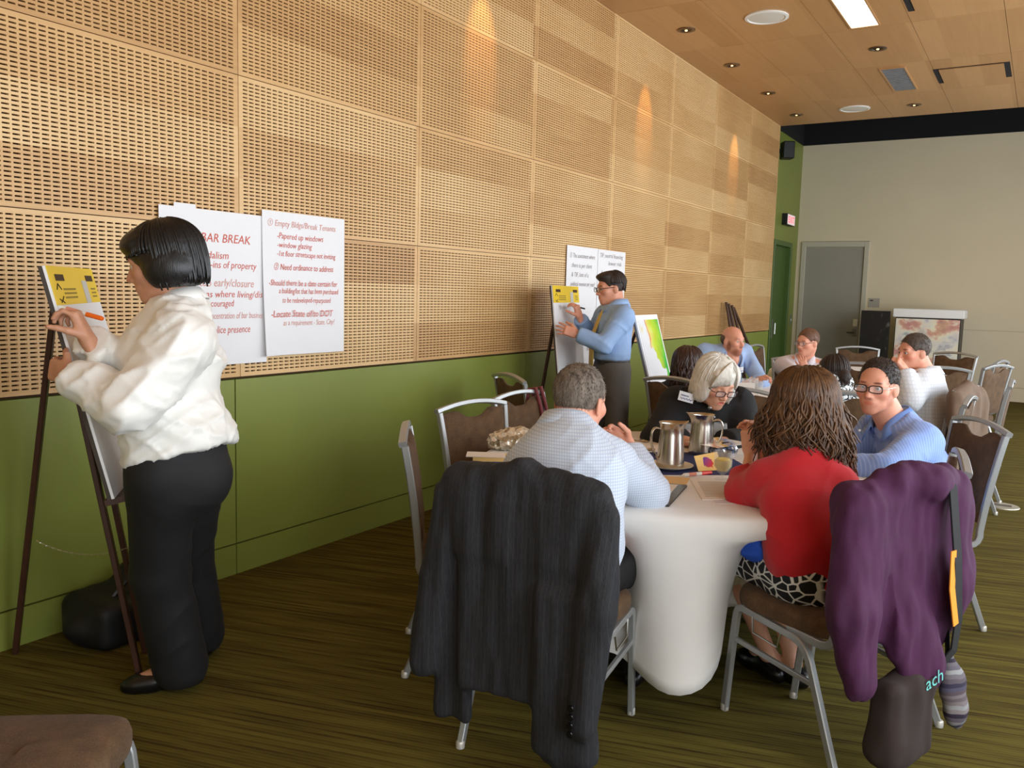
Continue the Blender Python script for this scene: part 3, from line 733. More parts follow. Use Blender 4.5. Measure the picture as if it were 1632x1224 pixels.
# ------------------------------------------------------------------ flip chart easels, wall sheets
PAPER = mat('flip_chart_paper', S(236, 236, 238), .85, var=.01)
YCARD = mat('yellow_card_header', S(240, 205, 40), .55)
EASELW = mat('dark_stained_easel_wood', S(66, 38, 26), .45, var=.2, vscale=10, stretch=(8, 8, 1))
REDINK = mat('red_marker_ink', S(206, 92, 72), .7); GREYINK = mat('grey_marker_ink', S(150, 142, 140), .7); BLACKINK = mat('black_ink', S(40, 40, 44), .6); REDFADE = mat('pale_red_ink', S(214, 150, 138), .7)
def flip_easel(nt, t, n, alpha, H, label, padlabel, feet_front, foot_rear, script, chain=None):
    """nt near top corner of pad, t along its width (away), n outward normal (horizontal), alpha lean"""
    Wd = .635; dn = -UP*math.cos(alpha)+n*math.sin(alpha); nn = nrm(np.cross(t, dn)); nn = nn if nn@n > 0 else -nn
    ctr = nt+t*Wd/2
    e = thing('easel', label, 'easel', (ctr[0], ctr[1], 0)); o = A(ctr[0], ctr[1], 0)
    apex = ctr+dn*.03-nn*.03-o
    for f in feet_front:
        s = apex+t*(.10 if f is feet_front[1] else -.10)
        MB().bar([s, A(*f)-o], .032, .02, t).build('leg', EASELW, e)
    MB().bar([apex-nn*.01, A(*foot_rear)-o], .032, .02, t).build('rear_leg', EASELW, e)
    tr = ctr+dn*(H+.012)-o
    MB().obox(tr+nn*.012, t*.30, nn*.04, dn*.010).build('tray', EASELW, e)
    MB().obox(apex+dn*.03, t*.15, nn*.009, dn*.035).build('clamp_bar', EASELW, e)
    if chain is not None:
        a, b = (A(*q)-o for q in chain); nl = 34
        for k in range(nl):
            u = (k+.5)/nl; p = a+(b-a)*u-UP*.05*4*u*(1-u); d = nrm((b-a)-UP*.05*4*(1-2*u))*.006; s = nrm(np.cross(d, UP))*.003 if k % 2 else UP*.003
            MB().tube([p-d, p+s, p+d, p-s, p-d], .0011, 4).build('chain_link', STEEL, e)
    p = thing('flip_chart_pad', padlabel, 'flip chart', tuple(ctr+dn*H)); o2 = ctr+dn*H
    P = lambda u, v, w=0.0: nt+t*(u*Wd)+dn*(v*H)+nn*w-o2
    MB().slab(lambda u, v: P(u, v, 0), lambda u, v: P(u, v, -.012), 2, 2).build('backing_board', mat('pad_board', S(70, 62, 54), .8), p)
    MB().slab(lambda u, v: P(u, v, .010+.012*math.sin(math.pi*v)**2*v*(u)), lambda u, v: P(u, v, .001), 10, 16).build('paper', PAPER, p, smooth=False)
    MB().slab(lambda u, v: P(u, v*.165, .013), lambda u, v: P(u, v*.165, .0105), 2, 2).build('header', YCARD, p)
    hm = mat('header_cutout', S(70, 50, 28), .8)
    for u0 in (.10, .76): MB().slab(lambda u, v: P(u0+.17*u, .035+.028*v, .0145), lambda u, v: P(u0+.17*u, .035+.028*v, .0135), 1, 1).build('handle_slot', hm, p)
    gm = mat('header_print', S(150, 130, 40), .7)
    for k in range(3): MB().slab(lambda u, v: P(.20+.26*u, .095+.018*k+.008*v, .0142), lambda u, v: P(.20+.26*u, .095+.018*k+.008*v, .0135), 1, 1).build('print_line', gm, p)
    for k in range(3): MB().slab(lambda u, v: P(.83+.11*u, .095+.018*k+.008*v, .0142), lambda u, v: P(.83+.11*u, .095+.018*k+.008*v, .0135), 1, 1).build('print_line', gm, p)
    for a_, b_, c_ in (((.07, .10), (.11, .075), (.16, .10)), ((.07, .14), (.11, .15), (.16, .13)), ((.09, .155), (.12, .148), (.15, .158))): MB().tube([P(*a_, .0142), P(*b_, .0142), P(*c_, .0142)], .0018, 5).build('print_mark', BLACKINK, p)
    MB().slab(lambda u, v: P(.64+.11*u, .06+.105*v, .015), lambda u, v: P(.64+.11*u, .06+.105*v, .0136), 1, 1).build('white_tab', mat('torn_tab', S(205, 205, 200), .8), p)
    for (tx, u, v, sz, mt) in script:
        text_mesh(tx, sz, mt, p, frame(P(u, v, .0235), t, -dn, nn), 'handwriting', shear=.15, wob=.003)
    return e, p
t1 = nrm(A(-.724, .690, 0)); n1 = nrm(A(.69, .724, 0)); nt1 = A(.743, 1.518, 1.541)
a1 = math.radians(13.75); H1 = .787; dn1 = -UP*math.cos(a1)+n1*math.sin(a1)
flip_easel(nt1, t1, n1, a1, H1, 'dark wooden easel beside the standing woman, chain between its legs', 'flip chart pad with yellow header being written on by the standing woman',
           [onz(226, 1092), onz(232, 1040)], (.055, 1.745, 0), [], (A(.30, 1.71, .52), A(.745, 1.84, .56)))
t2 = nrm(A(-.176, .984, 0)); n2 = nrm(A(.984, .176, 0)); nt2 = A(.341, 5.532, 1.553); a2 = math.radians(6.5)
flip_easel(nt2, t2, n2, a2, .78, 'dark easel beside the man in the yellow tie', 'flip chart pad with yellow header being written on by the man in the tie',
           [(.52, 5.62, 0), (.44, 6.16, 0)], (.06, 5.72, 0), [('the why', .15, .235, .055, GREYINK)])
def sheet(y0, y1, z0, z1, label, lines, curl=.0, curl0=0., x=.012, tab=False):
    s = thing('paper_sheet', label, 'paper', (x, (y0+y1)/2, z0)); o = A(x, (y0+y1)/2, z0)
    def pt(u, v, w): return A(x+w+curl*max(0, (u-.8)/.2)**2*v+curl0*max(0, (.25-u)/.25)**2*v**2, y0+(y1-y0)*u, z1+(z0-z1)*v)-o
    MB().slab(lambda u, v: pt(u, v, .002), lambda u, v: pt(u, v, 0), 14, 12).build('paper', PAPER, s)
    if tab: MB().slab(lambda u, v: A(x, y0+.08+.12*u, z1+.018*(1-v))-o+A(.002, 0, 0), lambda u, v: A(x, y0+.08+.12*u, z1+.018*(1-v))-o, 1, 1).build('tape_tab', PAPER, s)
    for tx, u, v, sz, mt, wd in lines:
        text_mesh(tx, sz, mt, s, frame(A(x+.0035+curl0*max(0, (.25-u)/.25)**2*v**2, y0+(y1-y0)*u, z1+(z0-z1)*v)-o, (0, 1, 0), (0, 0, 1), (1, 0, 0)), 'handwriting', shear=.18, offset=0.0, wob=.0007, width=wd*(y1-y0))
R_, G_, P_ = REDINK, GREYINK, REDFADE
sheet(2.468, 3.095, 1.10, 1.852, 'white flip chart sheet with red writing, half hidden by the standing woman',
      [('2 AM BAR BREAK', .12, .20, .06, R_, .72), ('vandalism', .30, .305, .05, R_, .32), ('break-ins of property', .28, .365, .05, R_, .62), ('too early/closure', .34, .485, .055, P_, .53), ('areas where living/dis', .30, .555, .048, R_, .66), ('encouraged', .38, .615, .046, R_, .29), ('examine concentration of bar business', .22, .695, .046, P_, .76), ('more police presence', .28, .79, .052, R_, .55)], curl=.003, tab=True)
sheet(3.066, 3.672, 1.13, 1.885, 'white flip chart sheet of red notes on empty buildings, overlapping its neighbour',
      [('\u2460 Empty Bldgs/Break Tenants', .05, .10, .045, P_, .83), ('-Papered up windows', .16, .185, .045, R_, .56), ('-window glazing', .16, .245, .042, R_, .42), ('-1st floor streetscape not inviting', .16, .305, .042, R_, .72), ('\u2461 Need ordinance to address', .12, .40, .046, R_, .73), ('-Should there be a date certain for', .06, .51, .044, R_, .84), ('a building/lot that has been purchased', .18, .565, .042, R_, .74), ('to be redeveloped-repurposed', .22, .63, .042, R_, .60), ('-Locate State of/to DOT', .08, .73, .05, R_, .76), ('as a requirement - State, City?', .23, .79, .042, P_, .64)], curl0=.03, x=.018)
sheet(6.372, 6.955, 1.15, 1.903, 'white sheet of grey notes on the wall above the smaller yellow-topped flip chart',
      [('\u2460 The assessment where', .08, .13, .055, G_, .82), ('there is per client', .15, .24, .055, G_, .66), ('& TIF, lots of a', .15, .345, .055, G_, .55), ('political revenue per year?', .13, .45, .055, G_, .80)])
sheet(6.955, 7.54, 1.15, 1.90, 'white sheet of grey notes on the wall partly behind the head of a standing man',
      [('TIF: neutral financing', .05, .09, .055, G_, .85), ('lower risk', .36, .18, .055, G_, .5), ('for developers', .12, .30, .055, G_, .66), ('existing', .14, .42, .055, G_, .5), ('incentives', .12, .55, .055, G_, .5), ('assess', .12, .66, .055, G_, .4), ('needs', .12, .78, .055, G_, .4)], x=.016)
sheet(6.62, 7.0, .84, 1.16, 'small white sheet hanging below the wall notes behind the man in the tie', [('fees', .45, .52, .1, G_, .4)], x=.014)
# folded easels leaning on the wall
for k, (y0, zt, dx, dy) in enumerate([(10.52, 1.44, .30, .05), (10.63, 1.42, .28, .30), (10.76, 1.40, .26, .55), (10.84, 1.37, .30, 1.0)]):
    t = thing('folded_easel', ['folded dark wooden easel leaning upright against the wood wall', 'folded dark easel second in the bundle against the wood wall', 'folded dark easel third in the bundle against the wood wall', 'dark easel leg splayed widest of the bundle against the wood wall'][k], 'easel', (.06+dx, y0+dy, 0), 0, 'folded easels behind the bald bearded man')
    for s in (0, 1): MB().bar([(s*.02, s*.035, 0), (-dx, -dy+s*.02, zt)], .03, .02, (0, 1, 0)).build('leg', EASELW, t)
    MB().bar([(-dx*.5, -dy*.5-.03, zt*.5), (-dx*.5, -dy*.5+.07, zt*.5)], .02, .012, (0, 0, 1)).build('cross_bar', EASELW, t)
# map board on a grey easel
def m_map():
    t = NT('land_use_map'); p = t.obj(); x, y, z = t.sep(p)
    n1 = t.noise(p, 9, 4, .6); n2 = t.noise(p, 3.5, 3)
    f = t.math('ADD', y, t.math('MULTIPLY', t.math('SUBTRACT', n2, .5), .35))
    g = t.ramp(t.math('ADD', t.math('MULTIPLY', f, 1.6), .45), [(.0, S(228, 232, 236)), (.26, S(228, 232, 236)), (.30, S(225, 70, 60)), (.335, S(232, 232, 150)), (.52, S(196, 220, 30)), (.72, S(150, 205, 40)), (.85, S(60, 190, 50)), (1, S(50, 180, 50))])
    sp = t.ramp(n1, [(.44, (1, 1, 1, 1)), (.6, S(246, 225, 120))]); c = t.mix(.6, g, sp, 'MULTIPLY')
    low = t.math('GREATER_THAN', t.math('ADD', t.math('MULTIPLY', y, .9), t.math('MULTIPLY', z, 1.0)), t.math('MULTIPLY', t.math('SUBTRACT', n2, .1), .55))
    top = t.math('LESS_THAN', z, .50)
    t.color(t.mix(t.math('MULTIPLY', low, top), S(226, 229, 233), c)); t.set(Roughness=.5); return t.m
mt0 = A(.806, 6.03, 1.345); tm = nrm(A(-.11, .994, 0)); nm = nrm(A(.994, .11, 0)); am = math.radians(16); dm = -UP*math.cos(am)+nm*math.sin(am); mn = nrm(np.cross(tm, dm)); mn = mn if mn@nm > 0 else -mn
mb = thing('map_board', 'white board with a green and yellow land use map, propped on an easel', 'map board', tuple(mt0+tm*.3+dm*.55)); mo = mt0+tm*.3+dm*.55
MB().slab(lambda u, v: mt0+tm*.6*u+dm*.55*v-mo, lambda u, v: mt0+tm*.6*u+dm*.55*v-mn*.012-mo, 1, 1).build('board', PAPER, mb)
MB().slab(lambda u, v: mt0+tm*(.03+.54*u)+dm*(.04+.49*v)+mn*.002-mo, lambda u, v: mt0+tm*(.03+.54*u)+dm*(.04+.49*v)-mo, 1, 1).build('map_print', m_map(), mb)
ea = thing('easel', 'dark easel with a pale edge holding the map board', 'easel', tuple(mo*A(1, 1, 0))); eo = mo*A(1, 1, 0)
for u in (.04, .56): MB().bar([mt0+tm*u-mn*.03-eo, mt0+tm*u+dm*.62-mn*.03-eo, (mt0+tm*u+dm*.62+nm*.0)*A(1, 1, 0)-eo], .025, .02, tm).build('leg', EASELW if u > .3 else mat('easel_grey', S(150, 148, 140), .5), ea)
MB().bar([mt0+tm*.3-mn*.04-eo, A(.25, 6.4, 0)-eo], .025, .02, tm).build('rear_leg', EASELW, ea)
MB().obox(mo+dm*.035-mn*.0-eo, tm*.3, mn*.03, dm*.03).build('tray', EASELW, ea)
# bag on the floor by the wall
bg = Field(); bc = A(.20, 2.13, 0)
bg.rbox(bc+A(0, .05, .09), (.11, .20, .055), r=.05, k=.05).ell(bc+A(-.02, .12, .20), (.10, .15, .10), k=.06).ell(bc+A(.0, -.14, .08), (.10, .12, .07), k=.06).cut(bc, -UP, .9)
bt = thing('black_bag', 'slumped black bag on the carpet against the green wall', 'bag', tuple(bc))
solid('body', bg, .014, mat('black_nylon', S(13, 13, 15), .6, bump=.3, bscale=200), bt, bc, fold=[(.012, .10, (1, 1, 1), 3.0)])
MB().tube(bez(bc*0+A(.05, -.1, .17), A(.09, .05, .36), A(.04, .2, .24), 10), .010, 6).build('strap', DARKM, bt)
# ------------------------------------------------------------------ people: builders
def m_skin(name, col):
    t = NT(name); a = t.n('ShaderNodeAttribute', attribute_name='tint'); n = t.noise(t.obj(), 60, 3)
    c = t.mix(1.0, a.outputs['Color'], t.ramp(n, [(.3, (.93, .92, .92, 1)), (.7, (1, 1, 1, 1))]), 'MULTIPLY'); t.color(t.mix(1.0, c, col, 'MULTIPLY'))
    t.set(Roughness=.5); t.b.inputs['Subsurface Weight'].default_value = .08; t.b.inputs['Subsurface Radius'].default_value = (.01, .004, .002)
    return t.m
SKIN_A = m_skin('skin_fair', S(226, 170, 142)); SKIN_B = m_skin('skin_ruddy', S(222, 156, 128)); SKIN_C = m_skin('skin_tan', S(196, 142, 112))
def m_hair(name, dark, light, rough=.45):
    t = NT(name); n = t.noise(t.mapv(t.obj(), (1, 1, .25)), 60, 4, .6); t.color(t.ramp(n, [(.3, dark), (.7, light)])); t.set(Roughness=rough)
    t.bump(t.noise(t.mapv(t.obj(), (1, 1, .12)), 260, 2), .4, .003); return t.m
H_BLACK = m_hair('black_hair', S(12, 11, 12), S(26, 24, 25), .38); H_BROWN = m_hair('brown_wavy_hair', S(50, 30, 18), S(112, 76, 44)); H_WHITE = m_hair('white_hair', S(196, 190, 178), S(240, 236, 226))
H_GREY = m_hair('grizzled_hair', S(70, 60, 52), S(128, 114, 100), .7); H_DARK = m_hair('dark_brown_hair', S(28, 20, 16), S(58, 42, 32), .62); H_DBR = m_hair('short_brown_hair', S(62, 42, 28), S(100, 72, 48), .6); H_CURL = m_hair('dark_auburn_hair', S(36, 22, 18), S(74, 46, 34))
EYEW = mat('eye_white', S(196, 186, 180), .3); EYEB = mat('eye_iris', S(50, 42, 36), .2); LENS = mat('lens_glass', S(230, 236, 240), .03, **{'Alpha': .12})
BLKF = mat('black_frame', S(22, 18, 18), .3)
def hframe(fwd, tilt=0.0, roll=0.0):
    """head axes (columns right, forward, up) from a facing direction; tilt>0 looks down"""
    f = nrm(A(fwd[0], fwd[1], 0)); r = np.cross(f, UP); f2 = f*math.cos(tilt)-UP*math.sin(tilt); u = np.cross(r, f2)
    r2 = r*math.cos(roll)+u*math.sin(roll); u2 = np.cross(r2, f2); return np.stack([r2, f2, u2], 1)
def add_head(F, o, M, s=1.0, fem=False, open_=False, full=0.0, lids=False):
    L = lambda x, y, z: o+M@(A(x, y, z)*s)
    F.ell(L(0, -.012, .030), A(.076, .098, .090)*s, M, .01)
    w = .054 if fem else .058
    F.ell(L(0, .026, -.030), A(w+full, .068, .080)*s, M, .03)
    for q in (-1, 1):
        F.cone(L(q*(.050+full), -.004, -.055), L(q*.014, .066, -.097), .020*s, .017*s, .03)
        F.ell(L(q*.044, .058, -.022), A(.022, .022, .020)*s, M, .03)
    F.ell(L(0, .070, -.098), A(.020, .018, .016)*s, M, .02)
    F.cone(L(-.036, .076, .022), L(.036, .076, .022), .013*s, .013*s, .02)
    for q in (-1, 1): F.ell(L(q*.033, .098, .000), A(.022, .016, .014)*s, M, .012, True)
    F.cone(L(0, .086, .012), L(0, .110, -.032), .0075*s, .0115*s, .012)
    for q in (-1, 1): F.ell(L(q*.012, .100, -.036), A(.009, .010, .008)*s, M, .006)
    F.ell(L(0, .076, -.064), A(.030, .022, .022)*s, M, .02)
    F.cone(L(-.018, .088, -.0605), L(.018, .088, -.0605), .0055*s, .0055*s, .006); F.cone(L(-.016, .087, -.071), L(.016, .087, -.071), .0062*s, .0062*s, .006)
    if open_: F.ell(L(0, .10, -.066), A(.016, .012, .0035)*s, M, .002, True)
    for q in (-1, 1):
        F.ell(L(q*.032, .0765, .0005), A(.0128, .0128, .0128)*s, M, .004) if lids else F.ell(L(q*.032, .094, .001), A(.0150, .014, .0048)*s, M, .003, True)
        e = M@np.array([[math.cos(.35*q), -math.sin(.35*q), 0], [math.sin(.35*q), math.cos(.35*q), 0], [0, 0, 1.0]])
        F.ell(L(q*.079, -.012, -.012), A(.007, .019, .031)*s, e, .008)
def face_tint(o, M, s, brow, lip=(.80, .52, .50), stubble=None, ruddy=.12, low=False):
    def f(V):
        C = np.ones((len(V), 3)); P = (V-o)@M/s
        m = (np.abs(P).max(1) < .16)
        def blob(c, r, col, soft=.5):
            d = np.sqrt((((P-np.array(c))/np.array(r))**2).sum(1)); w = np.clip((1-d)/soft, 0, 1)*m; C[:] = C*(1-w[:, None])+w[:, None]*np.array(col)
        for q in (-1, 1): blob((q*.046, .062, -.028), (.03, .05, .026), (1-.1*ruddy, 1-1.3*ruddy, 1-1.3*ruddy), 1.)
        blob((0, .11, -.035), (.016, .02, .016), (1, 1-1.1*ruddy, 1-1.1*ruddy), 1.)
        if stubble is not None:
            blob((0, .055, -.088), (.066, .062, .046), stubble, .45); blob((0, .1, -.050), (.03, .03, .009), stubble, .6)
            for q in (-1, 1): blob((q*.064, .018, -.045), (.022, .03, .055), stubble, .5)
        blob((0, .094, -.065), (.024, .02, .012), lip, .35)
        for q in (-1, 1): blob((q*.033, .088, .0245), (.023, .03, .0055), brow, .4); blob((q*.032, .09, .0062 if not low else -.0055), (.017, .02, .0032), (.40, .31, .28), .6)
        return C
    return f
def add_eyes(root, ro, o, M, s=1.0, gaze=(0, 1, 0)):
    for q in (-1, 1):
        c = o+M@(A(q*.032, .0765, .0005)*s)-ro; b = MB(); b.sphere((0, 0, 0), .0122*s, 14, 10)
        me = b.mesh('eye', True); me.materials.append(EYEW); me.materials.append(EYEB); g = nrm(M@nrm(A(*gaze)))
        for p in me.polygons: p.material_index = 1 if nrm(np.array(p.center))@g > .90 else 0
        link('eye', me, None, root, tuple(c))
def glasses(root, ro, o, M, s=1.0, frame_m=BLKF, w=.027, h=.017, th=.0022, temple=None, z0=-.001, half=False):
    L = lambda x, y, z: o+M@(A(x, y, z)*s)-ro
    g = MB()
    for q in (-1, 1):
        pts = [L(q*.033+w*math.copysign(abs(math.cos(a))**.6, math.cos(a)), .112-.12*abs(q*.033+w*math.cos(a))**1.35, z0+h*math.copysign(abs(math.sin(a))**.6, math.sin(a))) for a in [2*math.pi*k/18 for k in range(19)]]
        g.tube(pts, th*s, 6)
    g.tube([L(-.008, .113, z0+.004), L(0, .1145, z0+.006), L(.008, .113, z0+.004)], th*s, 6)
    go = g.build('glasses', frame_m, root, smooth=True)
    for q in (-1, 1):
        MB().tube([L(q*.060, .104, z0+.006), L(q*.074, .09, z0+.006), L(q*.079, .0, z0+.006), L(q*.078, -.02, z0-.012)], th*s*.9, 6).build('temple_arm', temple or frame_m, go)
        ln = MB().slab(lambda u, v: L(q*.033+(2*u-1)*w*.9, .1115-.004*abs(u-.5), z0+(2*v-1)*h*.9), lambda u, v: L(q*.033+(2*u-1)*w*.9, .1105-.004*abs(u-.5), z0+(2*v-1)*h*.9), 2, 2).build('lens', LENS, go)
def add_hand(F, w, d, n, side, curl=(.3, .4, .3), spread=.06, thumb=(.5, .3), s=1.0, curls=None, thk=1.0):
    """w wrist, d towards fingers, n palm side normal, side=+1 when the thumb lies along cross(d, n)"""
    d = nrm(d); n = nrm(np.asarray(n, float)-d*(np.asarray(n)@d)); e = np.cross(d, n)*side; M = np.stack([e, d, n], 1)
    F.rbox(w+d*.050*s, A(.026, .036, .004)*s, M, .011*s, .012)
    F.cone(w-d*.03*s, w+d*.03*s, .025*s*thk, .024*s*thk, .02, n=n, q=.78)
    for i, (off, ln, ra) in enumerate(((.030, .072, .0090), (.010, .080, .0092), (-.010, .075, .0088), (-.029, .060, .0080))):
        p = w+d*(.086-.004*abs(i-1))*s+e*off*s; dr = nrm(d+e*(off/.03)*spread); ang = 0.0; r = ra*s; cu = curl if curls is None else curls[i]
        for j, (fr, c) in enumerate(zip((.46, .30, .24), cu)):
            ang += c; v = dr*math.cos(ang)+n*math.sin(ang); q = p+v*ln*fr*s; F.cone(p, q, r, r*.92, .004); p = q; r *= .92
    p = w+d*.022*s+e*.026*s+n*.004*s; v = nrm(d*.75+e*.75+n*thumb[0]); q = p+v*.042*s; F.cone(p, q, .014*s, .0115*s, .01)
    v = nrm(d*.95+e*.25+n*(thumb[0]+thumb[1])); q2 = q+v*.030*s; F.cone(q, q2, .0105*s, .0095*s, .004); F.cone(q2, q2+nrm(v+n*.2)*.024*s, .0095*s, .008*s, .004)
def lat(F): return np.cross(UP, F)             # the person's left
def seated(pel, F, lean=.25, shw=.19, torso=.46, lean_side=0.0, knee=.44, foot=0.03, spine=None):
    """joint dictionary for a seated figure; left is cross(up, F)"""
    F = nrm(F); l = lat(F); J = dict(F=F, pel=A(*pel)); ax = nrm(UP*math.cos(lean)+F*math.sin(lean)+l*lean_side)
    J['wai'] = J['pel']+nrm(ax+UP*.4)*.16; J['che'] = J['wai']+ax*.20; J['nk'] = J['che']+ax*(torso-.34)
    for s, q in (('L', 1), ('R', -1)):
        J['sh'+s] = J['nk']-ax*.045+l*q*shw; J['hi'+s] = J['pel']+l*q*.09
        J['kn'+s] = J['hi'+s]+F*knee+l*q*.05; J['kn'+s][2] = .50; J['an'+s] = J['kn'+s]+F*foot; J['an'+s][2] = .09
        J['to'+s] = J['an'+s]+F*.16; J['to'+s][2] = .035
    return J
def torso_prims(Fd, J, g=0.0, fem=False, wd=1.0, belly=0.0, arms=True, sleeve=1.0, hips=True, k=.05, bust=0.0, ar=1.0, trap=1.0):
    F = J['F']; q = .68
    rc, rw, rp = (.150*wd, .128*wd, .150*wd) if fem else (.160*wd, .145*wd, .152*wd)
    rc += g; rw += g*1.2; rp += g*1.2
    Fx = nrm(np.cross(np.cross(nrm(J['nk']-J['pel']), F), nrm(J['nk']-J['pel'])))
    Fd.cone(J['che'], J['wai'], rc, rw, k, Fx, q); Fd.cone(J['wai'], J['pel'], rw, rp, k, Fx, q+.08)
    ups = J['nk']-nrm(J['nk']-J['che'])*.05
    Fd.cone(J['che']+(ups-J['che'])*.2, ups, rc*.98, .085+g, k, Fx, .62)
    if belly: Fd.ell(J['wai']+F*.05-UP*.03, A(.12, .12, .12)*belly+g, k=.06)
    if bust:
        for s in (1, -1): Fd.ell(J['che']+F*.085+lat(F)*s*.075-UP*.02, A(.07, .07, .07)*bust+g*.5, k=.05)
    for s in 'LR':
        Fd.cone(J['nk']+UP*.01*trap, J['sh'+s], .050+g, .058*ar+g, .05)
        if arms:
            Fd.cone(J['sh'+s], J['el'+s], .060*ar+g, .047*ar+g, .03)
            e = J['el'+s]+(J['wr'+s]-J['el'+s])*sleeve; Fd.cone(J['el'+s], e, .046*ar+g, (.046+(.031-.046)*sleeve)*ar+g*1.15, .02)
def leg_prims(Fd, J, g=0.0, thigh=.082, knee=.058, ank=.042, k=.03, taper=1.0, hipr=.14, kneez=None):
    F = J['F']; Fd.cone(J['pel']+UP*.06, J['pel']-UP*.02, hipr+g, hipr+g, .05, F, .80)
    for s in 'LR':
        Fd.cone(J['hi'+s], J['kn'+s], thigh+g, knee+g, .04); Fd.cone(J['kn'+s], J['an'+s]+A(0, 0, 0), knee+g*.9, ank+g, .03)
def feet(root, ro, J, mt, h=.010, s=1.0):
    for q in 'LR':
        a, t = J['an'+q], J['to'+q]; d = nrm(A(t[0]-a[0], t[1]-a[1], 0)); z = A(a[0], a[1], 0)
        f = Field(); f.cone(z-d*.05+UP*.042, z+d*.02+UP*.06, .036*s, .040*s, .02).cone(z+UP*.05, z+d*.15*s+UP*.030, .040*s, .036*s, .02, np.cross(d, UP), 1.1)
        f.cone(z+d*.10*s+UP*.028, z+d*.185*s+UP*.024, .038*s, .026*s, .02).cut(z+UP*.0, -UP, .5)
        solid('shoe', f, h, mt, root, ro)
def collar(root, ro, c, ax, F, r, h, mt, open_=.5, pts=.05):
    ax = nrm(ax); f = nrm(F-ax*(F@ax)); l = np.cross(ax, f); b = MB()
    def ring(r_, z, droop):
        out = []
        for k in range(25):
            a = -math.pi+open_*.5+(2*math.pi-open_)*k/24; w = max(0, math.cos(a-math.pi))
            fr = 1-abs(k-12)/12; e = (1-fr)**6
            out.append(c-ro+ax*(z-droop*(1-fr)**3*.4-pts*e)+(-f*math.cos(a)+l*math.sin(a))*(r_+(.034 if z < 0 and r_ > r*1.2 else .010)*e))
        return out
    rings = [ring(r*1.05, -.02, .0), ring(r*.97, h, .02), ring(r*1.06, h*1.03, .02), ring(r*1.42, -.012, .03)]
    b.loft(rings, close=False); o = b.build('collar', mt, root, smooth=True); m = o.modifiers.new('thick', 'SOLIDIFY'); m.thickness = .003
